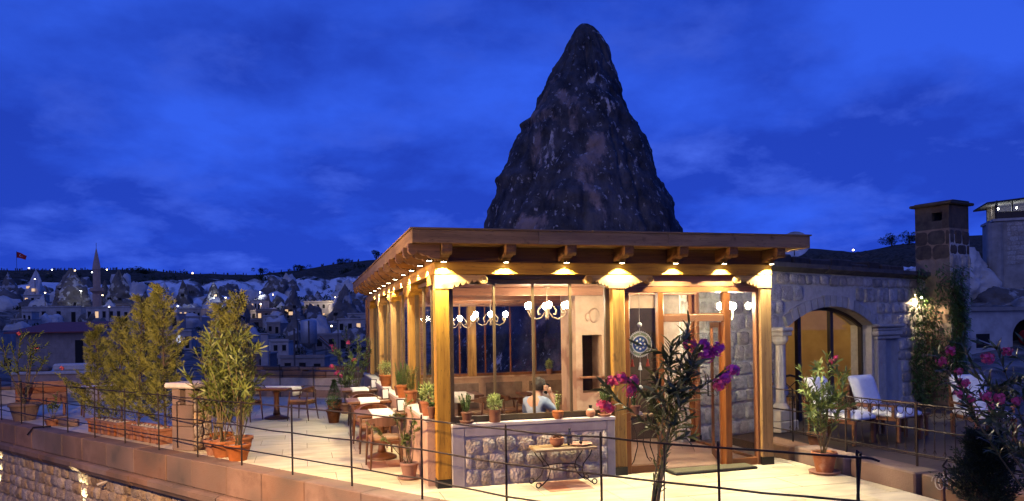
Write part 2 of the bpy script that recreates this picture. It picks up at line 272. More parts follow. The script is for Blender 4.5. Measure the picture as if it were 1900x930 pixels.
# ---------------------------------------------------------------- mesh builder
class MB:
    def __init__(s): s.v = []; s.f = []
    def add(s, vs, fs):
        o = len(s.v); s.v.extend([tuple(q) for q in vs]); s.f.extend([tuple(i + o for i in q) for q in fs]); return s
    def box(s, x0, x1, y0, y1, z0, z1, mx=None):
        vs = [Vector(q) for q in ((x0, y0, z0), (x1, y0, z0), (x1, y1, z0), (x0, y1, z0), (x0, y0, z1), (x1, y0, z1), (x1, y1, z1), (x0, y1, z1))]
        if mx: vs = [mx @ q for q in vs]
        return s.add(vs, [(3, 2, 1, 0), (4, 5, 6, 7), (0, 1, 5, 4), (1, 2, 6, 5), (2, 3, 7, 6), (3, 0, 4, 7)])
    def cbox(s, x0, x1, y0, y1, z0, z1, c=0.01, mx=None):
        # box with chamfered edges: 24 verts
        xs, ys, zs = (x0, x1), (y0, y1), (z0, z1); idx = {}; vs = []
        for i in (0, 1):
            for j in (0, 1):
                for k in (0, 1):
                    sx, sy, sz = (1 - 2 * i) * c, (1 - 2 * j) * c, (1 - 2 * k) * c
                    for a, d in enumerate(((0, sy, sz), (sx, 0, sz), (sx, sy, 0))):
                        idx[i, j, k, a] = len(vs); q = Vector((xs[i] + d[0], ys[j] + d[1], zs[k] + d[2])); vs.append(mx @ q if mx else q)
        I = idx; fs = []
        for i in (0, 1):
            q = [I[i, 0, 0, 0], I[i, 1, 0, 0], I[i, 1, 1, 0], I[i, 0, 1, 0]]; fs.append(q[::-1] if i == 0 else q)
            q = [I[0, i, 0, 1], I[1, i, 0, 1], I[1, i, 1, 1], I[0, i, 1, 1]]; fs.append(q if i == 0 else q[::-1])
            q = [I[0, 0, i, 2], I[1, 0, i, 2], I[1, 1, i, 2], I[0, 1, i, 2]]; fs.append(q[::-1] if i == 0 else q)
        for i in (0, 1):
            for j in (0, 1):
                e = (i + j) % 2
                q = [I[i, j, 0, 0], I[i, j, 0, 1], I[i, j, 1, 1], I[i, j, 1, 0]]; fs.append(q if e == 0 else q[::-1])
                q = [I[i, 0, j, 0], I[i, 1, j, 0], I[i, 1, j, 2], I[i, 0, j, 2]]; fs.append(q if e == 0 else q[::-1])
                q = [I[0, i, j, 1], I[1, i, j, 1], I[1, i, j, 2], I[0, i, j, 2]]; fs.append(q[::-1] if e == 0 else q)
                for k in (0, 1):
                    q = [I[i, j, k, 0], I[i, j, k, 1], I[i, j, k, 2]]; fs.append(q if (i + j + k) % 2 == 0 else q[::-1])
        return s.add(vs, [tuple(q) for q in fs])
    def tube(s, pts, rad, n=6, cap=True):
        pts = [Vector(q) for q in pts]; m = len(pts)
        if not hasattr(rad, '__len__'): rad = [rad] * m
        vs = []; fs = []; ref = None
        for i, q in enumerate(pts):
            d = (pts[min(i + 1, m - 1)] - pts[max(i - 1, 0)])
            d = d.normalized() if d.length > 1e-9 else Vector((0, 0, 1))
            if ref is None: ref = Vector((1, 0, 0)) if abs(d.x) < 0.9 else Vector((0, 1, 0))
            a = (ref - d * ref.dot(d)).normalized(); b = d.cross(a); ref = a
            for k in range(n):
                t = 2 * PI * k / n; vs.append(q + (a * math.cos(t) + b * math.sin(t)) * rad[i])
        for i in range(m - 1):
            for k in range(n):
                fs.append((i * n + k, i * n + (k + 1) % n, (i + 1) * n + (k + 1) % n, (i + 1) * n + k))
        if cap: fs.append(tuple(range(n))[::-1]); fs.append(tuple((m - 1) * n + k for k in range(n)))
        return s.add(vs, fs)
    def lathe(s, prof, n=20, c=(0, 0, 0), cap=True):
        vs = []; fs = []
        for r, z in prof:
            for k in range(n): t = 2 * PI * k / n; vs.append((c[0] + r * math.cos(t), c[1] + r * math.sin(t), c[2] + z))
        m = len(prof)
        for i in range(m - 1):
            for k in range(n): fs.append((i * n + k, i * n + (k + 1) % n, (i + 1) * n + (k + 1) % n, (i + 1) * n + k))
        if cap: fs.append(tuple(range(n))[::-1]); fs.append(tuple((m - 1) * n + k for k in range(n)))
        return s.add(vs, fs)
    def prism(s, poly, fn, a, b):
        # poly: 2-D outline (ccw), fn(u, v, w) -> 3-D; extruded w from a to b
        m = len(poly); vs = [fn(u, v, a) for u, v in poly] + [fn(u, v, b) for u, v in poly]
        fs = [tuple(range(m))[::-1], tuple(range(m, 2 * m))] + [(i, (i + 1) % m, (i + 1) % m + m, i + m) for i in range(m)]
        return s.add(vs, fs)
    def leaf(s, base, d, ln, w, nrm, bend=0.15):
        d = d.normalized(); sd = d.cross(nrm)
        if sd.length < 1e-4: sd = d.orthogonal()
        sd.normalize(); up = sd.cross(d)
        p1 = base + d * ln * 0.4 + up * ln * 0.06; p2 = base + d * ln - up * ln * bend
        s.add([base, p1 + sd * w * 0.5, p2, p1 - sd * w * 0.5], [(0, 1, 2), (0, 2, 3)]); return s
    def lance(s, base, d, ln, w, nrm, bend=0.2):
        d = d.normalized(); sd = d.cross(nrm)
        if sd.length < 1e-4: sd = d.orthogonal()
        sd.normalize(); up = sd.cross(d)
        a = base + d * ln * 0.3 + up * ln * 0.03; b = base + d * ln * 0.68 - up * ln * bend * 0.4; c = base + d * ln * 0.97 - up * ln * bend
        s.add([base, a + sd * w * .5, b + sd * w * .42, c, b - sd * w * .42, a - sd * w * .5], [(0, 1, 5), (1, 2, 4, 5), (2, 3, 4)]); return s
    def ico(s, c, r, sub=1, jit=0.0, sc=(1, 1, 1), seed=0):
        bm = bmesh.new(); bmesh.ops.create_icosphere(bm, subdivisions=sub, radius=1)
        rr = random.Random(seed)
        vs = [Vector((v.co.x * sc[0], v.co.y * sc[1], v.co.z * sc[2])) * (r * (1 + rr.uniform(-jit, jit))) + Vector(c) for v in bm.verts]
        fs = [tuple(v.index for v in f.verts) for f in bm.faces]; bm.free(); return s.add(vs, fs)
    def mesh(s, name, m, smooth=False):
        me = bpy.data.meshes.new(name); me.from_pydata(s.v, [], s.f)
        me.materials.append(M[m] if isinstance(m, str) else m)
        if smooth: me.polygons.foreach_set('use_smooth', [True] * len(me.polygons))
        me.update(); return me
    def build(s, name, m, parent=None, smooth=False, fix=False):
        me = s.mesh(name, m, smooth)
        if fix:
            bm = bmesh.new(); bm.from_mesh(me); bmesh.ops.recalc_face_normals(bm, faces=bm.faces); bm.to_mesh(me); bm.free()
        return link(name, me, parent)
def link(name, me, parent=None):
    o = bpy.data.objects.new(name, me); COL.objects.link(o)
    if parent: o.parent = parent
    return o
def tag(o, label, cat, group=None):
    o['label'] = label; o['category'] = cat
    if group: o['group'] = group
    return o
def thing(name, label, cat, loc=(0, 0, 0), rz=0, group=None):
    o = bpy.data.objects.new(name, None); COL.objects.link(o); o.location = loc; o.rotation_euler = (0, 0, rz); o.empty_display_size = 0.1
    return tag(o, label, cat, group)
def struct(o): o['kind'] = 'structure'; return o
def dup(root, loc, rz, label, group=None, scale=None):
    r = root.copy(); COL.objects.link(r); r.location = loc; r.rotation_euler = (0, 0, rz); r['label'] = label
    if scale: r.scale = scale
    if group: r['group'] = group
    for ch in list(root.children):
        c = ch.copy(); COL.objects.link(c); c.parent = r
        for g in ch.children:
            d = g.copy(); COL.objects.link(d); d.parent = c
    return r
def spot(parent, name, loc, energy, angle, col, direction=(0, 0, -1), size=0.03, blend=0.6):
    l = bpy.data.lights.new(name, 'SPOT'); l.energy = energy; l.color = col; l.spot_size = math.radians(angle); l.spot_blend = blend; l.shadow_soft_size = size
    o = bpy.data.objects.new(name, l); COL.objects.link(o); o.location = loc
    o.rotation_euler = Vector(direction).to_track_quat('-Z', 'Y').to_euler(); o.parent = parent; return o
def point(parent, name, loc, energy, col, size=0.1):
    l = bpy.data.lights.new(name, 'POINT'); l.energy = energy; l.color = col; l.shadow_soft_size = size
    o = bpy.data.objects.new(name, l); COL.objects.link(o); o.location = loc; o.parent = parent; return o
WARM = (1.0, 0.86, 0.55)

# shared rough stone blocks: a pillowed face with a ragged outline, back left open inside the mortar
def stone_mesh(i, m, sub=(6, 5), rough=0.10, pillow=0.45):
    r = random.Random(100 + i); nx, nz = sub; v = []; f = []
    for j in range(nz):
        for k in range(nx):
            u, w = k / (nx - 1) * 2 - 1, j / (nz - 1) * 2 - 1
            e = max(abs(u), abs(w)); edge = e > 0.99
            # rounded-rectangle outline
            cu, cw = u, w
            if abs(u) > .99 and abs(w) > .99: cu, cw = u * 0.86, w * 0.84
            jx = r.uniform(-rough, rough) * (0.6 if edge else 0.9); jz = r.uniform(-rough, rough) * (0.6 if edge else 0.9)
            y = -1.0 + pillow * max(abs(u), abs(w)) ** 3 + r.uniform(-0.16, 0.16)
            v.append((0.5 * (cu * 0.97 + jx), y, 0.5 * (cw * 0.97 + jz)))
    for j in range(nz - 1):
        for k in range(nx - 1): f.append((j * nx + k, j * nx + k + 1, (j + 1) * nx + k + 1, (j + 1) * nx + k))
    ring = [k for k in range(nx)] + [j * nx + nx - 1 for j in range(1, nz)] + [(nz - 1) * nx + k for k in range(nx - 2, -1, -1)] + [j * nx for j in range(nz - 2, 0, -1)]
    o = len(v)
    for q in ring: v.append((v[q][0] * 1.04, 0.25, v[q][2] * 1.04))
    m_ = len(ring)
    for a in range(m_): f.append((ring[a], o + a, o + (a + 1) % m_, ring[(a + 1) % m_]))
    b = MB(); b.add(v, f); me = b.mesh('stone', m, True); return me
STONES = {}
def stones_of(m, n=8, **kw):
    if m not in STONES: STONES[m] = [stone_mesh(i + len(STONES) * 31, m, **kw) for i in range(n)]
    return STONES[m]
def rubble(parent, o, u, L_, z0, z1, rh, wr, m, depth=0.05, seed=1, ok=None, gap=0.025, name='stone', jit=0.012, **kw):
    # courses of individual stones on the vertical plane through o along u (outward normal = right of u)
    r = random.Random(seed); ms = stones_of(m, **kw); u = Vector((u[0], u[1], 0)).normalized(); rz = math.atan2(u.y, u.x)
    z = z0; cnt = 0
    while z < z1 - 0.03:
        h = min(r.uniform(*rh), z1 - z)
        if z1 - z - h < rh[0] * .45: h = z1 - z
        x = -r.uniform(0, wr[0]) * 0.6
        while x < L_ - 0.04:
            w = r.uniform(*wr); a, b = max(x, 0), min(x + w, L_); x += w
            if b - a < 0.07: continue
            if ok and not ok((a + b) / 2, z + h / 2, (b - a) / 2, h / 2): continue
            st = link(name, ms[r.randrange(len(ms))], parent)
            c = Vector(o) + u * ((a + b) / 2); st.location = (c.x, c.y, z + h / 2 + r.uniform(-jit, jit))
            st.rotation_euler = (0, r.uniform(-.04, .04), rz); st.scale = (max(b - a - gap, .05), depth * r.uniform(.7, 1.25), max(h - gap, .05)); cnt += 1
        z += h
    return cnt

# ================================================================= SETTING
# ---- ground and hillside
g = MB(); g.add([(-600, -600, -4.6), (600, -600, -4.6), (600, 60, -4.6), (-600, 60, -4.6)], [(0, 1, 2, 3)])
struct(g.build('ground', 'street'))
F2 = Vector((FW.x, FW.y)).normalized(); R2 = Vector((F2.y, -F2.x))
ZT = [(0, -4.7), (45, -4.7), (70, -2.2), (100, -3.2), (140, -2.4), (165, 0.3), (180, 2.2), (200, 4.2), (230, 8.0), (260, 11.0), (300, 16), (350, 23), (400, 30), (450, 36.5)]
RIDGE = [(-1.2, 44), (-0.68, 45), (-0.5, 44), (-0.43, 41), (-0.34, 39), (-0.28, 42), (-0.22, 46.5), (-0.18, 48), (0.1, 50), (0.39, 51), (0.46, 48), (0.52, 53), (0.6, 58), (1.2, 60)]
def interp(T, x):
    if x <= T[0][0]: return T[0][1]
    for (a, p), (b, q) in zip(T, T[1:]):
        if x <= b:
            k = (x - a) / (b - a); k = k * k * (3 - 2 * k) * .5 + k * .5; return p + (q - p) * k
    return T[-1][1]
def ground_z(x, y):
    d = Vector((x - CAMP.x, y - CAMP.y)); dep = d.dot(F2); t = d.dot(R2) / max(dep, 1)
    rd = interp(RIDGE, t)
    if dep <= 450: z = interp(ZT, dep) * (1 if dep < 200 else 1 + (rd / 44 - 1) * (dep - 200) / 300)
    elif dep <= 505: k = (dep - 450) / 55; z = 36.5 * (1 + (rd / 44 - 1) * .83) * (1 - k) + rd * k
    else: z = rd - (dep - 505) * 0.012
    a = min(max((dep - 150) / 150, 0), 1)
    if a > 0:
        n = noise.fractal((x * .018, y * .018, 0.3), 0.9, 2.1, 5); la = d.dot(R2); rg = 1 - abs(noise.noise((la * .05, dep * .008, 2.2)) * 2) + .5 * (1 - abs(noise.noise((la * .13, dep * .02, 5.2)) * 2))
        s = 1 if dep < 470 else max(0.12, 1 - (dep - 470) / 40)
        z += a * s * (n * 2.6 + (rg - .8) * (5.0 if 270 < dep < 430 else 3.0))
    hx = Vector((x - 88, y - 72)).length
    z += 11 * math.exp(-(hx / 26) ** 2)
    return z
deps = [25, 45, 60, 80, 100, 120, 140] + list(range(155, 520, 5)) + [540, 600, 750, 1000, 1600, 2600, 5000]
NT = 230; hv = []; hf = []
for dep in deps:
    for k in range(NT + 1):
        t = -1.15 + 2.3 * k / NT; p = Vector((CAMP.x, CAMP.y)) + F2 * dep + R2 * (dep * t); hv.append((p.x, p.y, ground_z(p.x, p.y)))
for i in range(len(deps) - 1):
    for k in range(NT): hf.append((i * (NT + 1) + k, i * (NT + 1) + k + 1, (i + 1) * (NT + 1) + k + 1, (i + 1) * (NT + 1) + k))
h = MB(); h.add(hv, hf); struct(h.build('hillside', 'hillside', smooth=True))

# ---- terrace floor: travertine slabs laid on a mortar bed
LP = Vector((-8.85, 11.39)); LD = Vector((0.778, -1.087)); LU = LD.normalized(); LN = Vector((-LU.y, LU.x))   # railing line, LN points onto the terrace
def line(k, off=0.0, z=0.0):
    p = LP + LD * k + LN * off; return Vector((p.x, p.y, z))
POLY = [line(-3, -.02), line(17, -.02), Vector((5.62, -12, 0)), Vector((5.62, 3.2, 0)), Vector((0.3, 14.2, 0)), Vector((-4.4, 17.0, 0)), Vector((-11.5, 17.0, 0))]
g = MB(); a, b = line(-3, .12), line(16.5, .12)
bed = [(a.x, a.y), (b.x, b.y), (5.45, -6.4), (5.45, 2.6), (5.0, 14.5), (-4.4, 17.2), (-11.5, 17.2)]
floor = g.prism(bed, lambda u, v, w: (u, v, w), -0.35, -0.006).build('terrace_floor', 'floor_mortar'); struct(floor)
def clip(poly, p, n):
    o = []
    for i in range(len(poly)):
        a, b = poly[i], poly[(i + 1) % len(poly)]; da, db = (a - p).dot(n), (b - p).dot(n)
        if da >= 0: o.append(a)
        if (da >= 0) != (db >= 0): o.append(a + (b - a) * (da / (da - db)))
    return o
P0 = line(0, .14); rr = random.Random(5)
yy = -6.4; row = 0
while yy < 16.5:
    hh = 0.62; xx = -11 + (row % 3) * 0.41
    while xx < 5.6:
        w = 1.22; q = [Vector((a, b)) for a, b in ((xx + .005, yy + .005), (xx + w - .005, yy + .005), (xx + w - .005, yy + hh - .005), (xx + .005, yy + hh - .005))]
        xx += w
        q = clip(q, Vector((P0.x, P0.y)), LN)
        if len(q) > 2: q = clip(q, Vector((5.45, 0)), Vector((-1, 0)))
        if len(q) > 2 and yy > 13: q = clip(q, Vector((-4.3, 16.2)), Vector((-.52, -.85)))
        if len(q) < 3: continue
        cxm = sum(p.x for p in q) / len(q); cym = sum(p.y for p in q) / len(q)
        if (0.3 < cxm and 0.5 < cym) or cym > 15.8: continue
        dz = rr.uniform(-.001, .0015)
        g = MB(); g.prism([(p.x, p.y) for p in q], lambda u, v, w: (u, v, w), -.03, dz); g.build('slab', 'travertine', floor)
    yy += hh; row += 1
for cx, cy_, n_ in ((-0.45, 2.05, 2), (1.62, -0.38, 2)):
    for i in range(2):
        for j in range(2):
            g = MB(); g.box(cx - .3 + i * .302, cx + i * .302 - .002, cy_ - .3 + j * .302, cy_ + j * .302 - .002, -.004, .005); g.build('floor_tile', 'red_tile', floor)
# side terrace beyond the kerb
g = MB(); g.box(5.95, 18, -8, 9, -.5, -0.012); struct(g.build('side_terrace_floor', 'deck'))

# ---- parapet with coping blocks, moulding and rubble face
par = thing('parapet_wall', 'long stone parapet with coping and moulding under the black railing', 'wall', (0, 0, 0))
mxp = Matrix(((LU.x, LN.x, 0, LP.x), (LU.y, LN.y, 0, LP.y), (0, 0, 1, 0), (0, 0, 0, 1)))
LEN = LD.length
g = MB(); g.box(-4, 17 * LEN, -.06, .2, -4.6, -.64, mxp); g.build('wall_core', 'mortar', par)
s = -4.0; rr = random.Random(3)
while s < 17 * LEN:
    w = rr.uniform(.75, 1.25); d = rr.uniform(-.006, .006)
    MB().cbox(s + .004, s + w - .004, -.2 + d, .16, -.44, .006 + rr.uniform(-.003, .004), .012, mxp).build('coping_block', 'coping_stone', par); s += w
s = -4.0
while s < 17 * LEN:
    w = rr.uniform(.6, 1.0); d = rr.uniform(-.008, .008); g = MB()
    prof = [(-.33 + d, -.47), (-.33 + d, -.56), (-.29 + d, -.60), (-.25 + d, -.655), (.1, -.655), (.1, -.445), (-.26 + d, -.445)]
    g.prism(prof, lambda u, v, t: mxp @ Vector((t, u, v)), s + .006, s + w - .006); g.build('moulding_block', 'coping_stone', par, fix=True); s += w
o0 = mxp @ Vector((-1.5, -.06, 0))
rubble(par, o0, (LU.x, LU.y), 15.5, -2.35, -.66, (.24, .36), (.22, .46), 'rubble', depth=.07, seed=11, gap=.03, jit=.02, sub=(7, 6), rough=.16, pillow=.42)
for sx, sz in ((6.17, -.74),):
    q = mxp @ Vector((sx, -.06, sz)); e = mxp @ Vector((sx - .02, -.3, sz - .05)); MB().tube([q, e], .022, 8).build('drain_pipe', 'sill_stone', par)
q = mxp @ Vector((2.9, .02, .0)); MB().tube([mxp @ Vector((2.55, -.28, -.12)), mxp @ Vector((2.66, -.2, .04)), mxp @ Vector((2.95, .05, .06))], .018, 8).build('drain_spout', 'iron', par)
# up-lights washing the parapet face
for k, (sx, lab) in enumerate(((.22, 'bright uplight washing the parapet stones at the left picture edge'), (5.05, 'bright uplight washing the parapet stones below the left shrubs'))):
    b = mxp @ Vector((sx, -.30, -2.1)); t = thing('wall_uplight', lab, 'light', b, math.atan2(LU.y, LU.x), 'uplights on the parapet face')
    MB().lathe([(.05, -.08), (.055, .06), (.045, .075)], 14).build('housing', 'black_metal', t, True)
    MB().lathe([(.001, .071), (.04, .072)], 14).build('lens', 'spot_face', t)
    MB().box(-.02, .02, 0, .24, -.03, .03).build('bracket', 'black_metal', t)
    spot(t, 'uplight_lamp', (0, 0.0, .09), 900, 24, (1, .93, .55), (0, .14, 1), .02, .9)

# ---- railing on the parapet
rl = thing('terrace_railing', 'black wrought iron railing of thin posts and three rails along the terrace edge', 'railing')
posts = [line(k) for k in range(-2, 12)] + [Vector(p) for p in ((.44, -1.84, 0), (1.18, -2.75, 0), (1.93, -3.71, 0), (2.74, -4.52, 0), (3.55, -5.35, 0))]
rr = random.Random(9)
for i, p in enumerate(posts):
    l1, l2 = rr.uniform(-.012, .012), rr.uniform(-.012, .012)
    MB().tube([(p.x, p.y, 0), (p.x + l1 * .4, p.y + l2 * .4, .55), (p.x + l1, p.y + l2, 1.02), (p.x + l1, p.y + l2, 1.045)], [.0135, .0125, .0125, .007], 6).build('post', 'iron', rl)
for ri, z in enumerate((.99, .625, .265)):
    pp = posts[:-1] if ri == 0 else posts
    if ri == 0: pp = pp[:-1] + [posts[-2], posts[-2] + Vector((.12, -.1, -.03))]
    path = []
    for a, b in zip(pp, pp[1:]):
        for k in range(3):
            t = k / 3; q = a.lerp(b, t); path.append((q.x - LN.x * .012, q.y - LN.y * .012, z + rr.uniform(-.006, .006) - .008 * math.sin(t * PI)))
    path.append((pp[-1].x, pp[-1].y, z if ri else z - .03)); MB().tube(path, .0105, 6).build('rail', 'iron', rl)
MB().tube([(1.58, -3.3, 0), (1.60, -3.29, .98)], .007, 6).build('stay_rod', 'iron', rl)
MB().tube([(2.84, -4.4, 1.0), (2.92, -4.33, .98), (2.93, -4.3, .8), (2.9, -4.25, .0)], .012, 6).build('end_hook', 'iron', rl)

# ---- end wall and low side wall of the terrace
t = thing('end_wall', 'low pale plaster wall with stone coping closing the far end of the terrace', 'wall')
E0, E1 = Vector((-4.6, 16.6, 0)), Vector((-.05, 13.6, 0)); eu = (E1 - E0).normalized(); en = Vector((eu.y, -eu.x, 0))
mxe = Matrix(((eu.x, -en.x, 0, E0.x), (eu.y, -en.y, 0, E0.y), (0, 0, 1, 0), (0, 0, 0, 1))); el = (E1 - E0).length
MB().box(0, el, 0, .3, -4, .60, mxe).build('wall_body', 'grey_plaster', t)
x = 0
while x < el - .05:
    w = min(rr.uniform(.5, .9), el - x); MB().cbox(x + .006, x + w - .006, -.04 + rr.uniform(-.02, .02), .36, .604, .80 + rr.uniform(-.02, .02), .02, mxe).build('coping_stone', 'coping_stone', t); x += w
x = 0.1
while x < el - .3:
    w = min(rr.uniform(.5, 1.0), el - x); MB().cbox(x + .006, x + w - .006, .05 + rr.uniform(-.03, .03), .36, .83, .96 + rr.uniform(-.03, .03), .02, mxe).build('coping_stone', 'coping_stone', t); x += w
MB().box(-.02, el, -.09, -.004, -.3, .22, mxe).build('plinth', 'brown_stone', t)
t = thing('end_railing', 'thin iron railing standing in front of the far end wall', 'railing')
for k in range(5):
    p = mxe @ Vector((.3 + k * 1.2, -.14, 0)); MB().tube([(p.x, p.y, 0), (p.x, p.y, .98)], .013, 6).build('post', 'iron', t)
for z in (.95, .68, .36): MB().tube([mxe @ Vector((.1, -.15, z)), mxe @ Vector((5.4, -.15, z))], .010, 6).build('rail', 'iron', t)
t = thing('left_end_wall', 'low pale wall behind the red bench at the left end of the terrace', 'wall')
MB().cbox(-12.5, -4.7, 16.4, 16.7, -4, .42, .02).build('wall_body', 'grey_plaster', t)
for k in range(7): MB().cbox(-12.5 + k * 1.11, -12.5 + k * 1.11 + 1.1, 16.36, 16.74, .424, .52, .02).build('coping_stone', 'coping_stone', t)

# ---- kerb wall on the right
t = thing('kerb_wall', 'low stone kerb along the right edge of the lit terrace', 'kerb')
y = 1.1
while y > -4.3:
    w = rr.uniform(.8, 1.2); xo = 5.47 + (0.4 - y) * .085
    MB().cbox(xo + rr.uniform(-.01, .01), xo + .42, y - w + .004, y - .004, -.3, .21 + rr.uniform(-.008, .008), .02).build('kerb_block', 'coping_stone', t); y -= w

# ================================================================= PAVILION
pav = thing('pavilion', 'timber and glass dining pavilion with wide flat eaves and lit posts', 'pavilion')
W, PW, BAY, HB, HBR, BT = 5.03, .185, 2.557, 2.8, 2.617, 2.963
SF, SS = .835, .90
def part(g, n, m, smooth=False, parent=pav): return g.build(n, m, parent, smooth)
# posts
part(MB().cbox(0, PW, 0, PW, .11, HBR - .002, .008), 'post', 'pine_z'); part(MB().box(-.004, PW + .004, -.004, PW + .004, 0, .11), 'post_shoe', 'black_metal')
for x in (2.68 - PW, W - PW):
    part(MB().cbox(x, x + PW, 0, PW, .115, HBR - .002, .008), 'post', 'pine_z'); part(MB().box(x - .004, x + PW + .004, -.004, PW + .004, 0, .115), 'post_shoe', 'black_metal')
for k in range(1, 5): part(MB().cbox(-.012, PW - .01, k * BAY, k * BAY + PW, SS + .002, HBR - .002, .008), 'post', 'pine_z')
part(MB().cbox(-.05, .03, 11.0, 11.08, 0, 2.9, .02), 'drain_pipe', 'frame_z')
# beams
part(MB().cbox(-.01, W + .01, -.012, PW, HB + .002, BT, .008), 'beam', 'pine_x')
part(MB().cbox(-.012, PW, PW + .004, 11.2, HB + .002, BT, .008), 'beam', 'pine_y')
part(MB().cbox(W - PW, W + .01, PW + .004, 2.9, HB + .002, BT, .008), 'beam', 'pine_y')
# carved bolsters: flat under the post, scalloped teeth, then a scroll at the tip
def bolster_profile(ln, right=True, hgt=HB - HBR):
    p = [(0, 0)]; x = .06; p += [(.05, .0), (.065, .035)]
    n = 4; seg = (ln - .22) / n
    for i in range(n):
        zb = .03 + .02 * i
        p += [(x + seg * .15, zb + .028), (x + seg * .35, zb - .008), (x + seg * .7, zb - .006), (x + seg, zb + .02)]; x += seg
    c = (ln - .075, hgt - .068); 
    for k in range(9):
        a = math.radians(215 + k * 25); p.append((c[0] + .062 * math.cos(a), c[1] + .062 * math.sin(a)))
    p += [(ln - .05, hgt - .004), (0, hgt - .004)]; return p
def bolster(x, y, axis, lens):
    g = MB(); l_, r_ = lens
    P = bolster_profile(r_) if r_ > .05 else [(0, 0), (0, HB - HBR - .004)]
    Q = bolster_profile(l_) if l_ > .05 else [(0, 0), (0, HB - HBR - .004)]
    poly = [(PW + u, v) for u, v in P] + [(-u, v) for u, v in Q[::-1]]
    if axis == 'x': g.prism(poly, lambda u, v, w: (x + u, y + w, HBR + v), -.008, PW - .01)
    else: g.prism(poly[::-1], lambda u, v, w: (x + w, y + u, HBR + v), -.008, PW - .01)
    b = g.build('bolster', 'pine_' + axis, pav, fix=True)
    for s_, l2 in ((1, r_), (-1, l_)):
        if l2 > .05:
            c = (PW + l2 - .075) if s_ > 0 else -(l2 - .075); zc = HBR + HB - HBR - .068
            for rad in (.045, .022):
                ring = [(c + rad * math.cos(2 * PI * k / 14), zc + rad * math.sin(2 * PI * k / 14)) for k in range(15)]
                MB().tube([(x + a, y - .010, z) if axis == 'x' else (x - .010, y + a, z) for a, z in ring], .006, 5, False).build('scroll_ring', 'pine_' + axis, b)
bolster(0, 0, 'x', (0, .54)); bolster(2.68 - PW, 0, 'x', (.42, .46)); bolster(W - PW, 0, 'x', (.45, 0))
for k in range(1, 5): bolster(-.012, k * BAY, 'y', (.42, .42))
part(MB().box(-.012, PW, PW + .01, PW + .4, HBR + .06, HB - .004), 'bolster_end', 'pine_y')
# frieze behind the rafter tails, soffit, roof, fascia
part(MB().box(.02, W, .03, .09, BT + .002, 3.17), 'frieze', 'dark_wood_x'); part(MB().box(.03, .09, .1, 11.2, BT + .002, 3.17), 'frieze', 'dark_wood_y')
RX0, RX1, RY0, RY1 = -.35, 5.40, -.42, 11.4
part(MB().box(RX0 + .03, RX1 - .03, RY0 + .03, RY1 - .03, 3.19, 3.30), 'roof_deck', 'roof_flat')
y = RY0 + .035; k = 0
for i in range(3): part(MB().box(RX0 + .04, RX1 - .04, y + i * .15, y + i * .15 + .145, 3.172, 3.188), 'soffit_board', 'pine_x')
for i in range(3): part(MB().box(RX0 + .04 + i * .15, RX0 + .04 + i * .15 + .145, .04, RY1 - .04, 3.172, 3.188), 'soffit_board', 'pine_y')
xs = [RX0, 1.3, 3.15, RX1]
for a, b in zip(xs, xs[1:]): part(MB().cbox(a + .001, b - .001, RY0 - .002, RY0 + .03, 3.165, 3.338, .006), 'fascia_board', 'fascia_x')
ys = [RY0 + .031, 2.6, 5.6, 8.5, RY1]
for a, b in zip(ys, ys[1:]): part(MB().cbox(RX0 - .002, RX0 + .03, a, b - .002, 3.165, 3.338, .006), 'fascia_board', 'fascia_y'); 
part(MB().cbox(RX1 - .03, RX1 + .002, RY0 + .031, RY1, 3.165, 3.338, .006), 'fascia_board', 'fascia_y')
part(MB().cbox(RX0 - .02, RX1 + .02, RY0 - .02, RY0 + .2, 3.339, 3.36, .004), 'roof_edge', 'fascia_x'); part(MB().cbox(RX0 - .02, RX0 + .2, RY0 + .21, RY1, 3.339, 3.36, .004), 'roof_edge', 'fascia_y')
# rafter tails with scroll noses
def tail_profile(ln=.40):
    # u outward from the wall, v down from the soffit
    p = [(0, 0), (ln, 0), (ln + .005, -.05)]
    for k in range(7):
        a = math.radians(20 - k * 32); p.append((ln - .055 + .055 * math.cos(a), -.085 + .055 * math.sin(a)))
    p += [(ln - .13, -.105), (ln - .16, -.13), (ln - .2, -.15), (ln - .25, -.148), (ln - .27, -.17), (ln - .32, -.188), (0, -.19)]
    return [(u, v) for u, v in p][::-1]
TP = tail_profile()
tails_x = [.1, .94, 1.77, 2.59, 3.41, 4.18, 4.95]
g = MB(); g.prism(TP, lambda u, v, w: (w, -u, v), -.065, .065); tmx = g.mesh('rafter_tail', 'dark_wood_y')
for x in tails_x: o = link('rafter_tail', tmx, pav); o.location = (x, .02, 3.17)
g = MB(); g.prism(TP, lambda u, v, w: (-u, w, v), -.065, .065); tmy = g.mesh('rafter_tail', 'dark_wood_x')
ty = [-.25] + [.25 + .86 * i for i in range(13)]
for y in ty: o = link('rafter_tail', tmy, pav); o.location = (.02, y, 3.17)
for m_ in (tmx, tmy):
    bm = bmesh.new(); bm.from_mesh(m_); bmesh.ops.recalc_face_normals(bm, faces=bm.faces); bm.to_mesh(m_); bm.free()
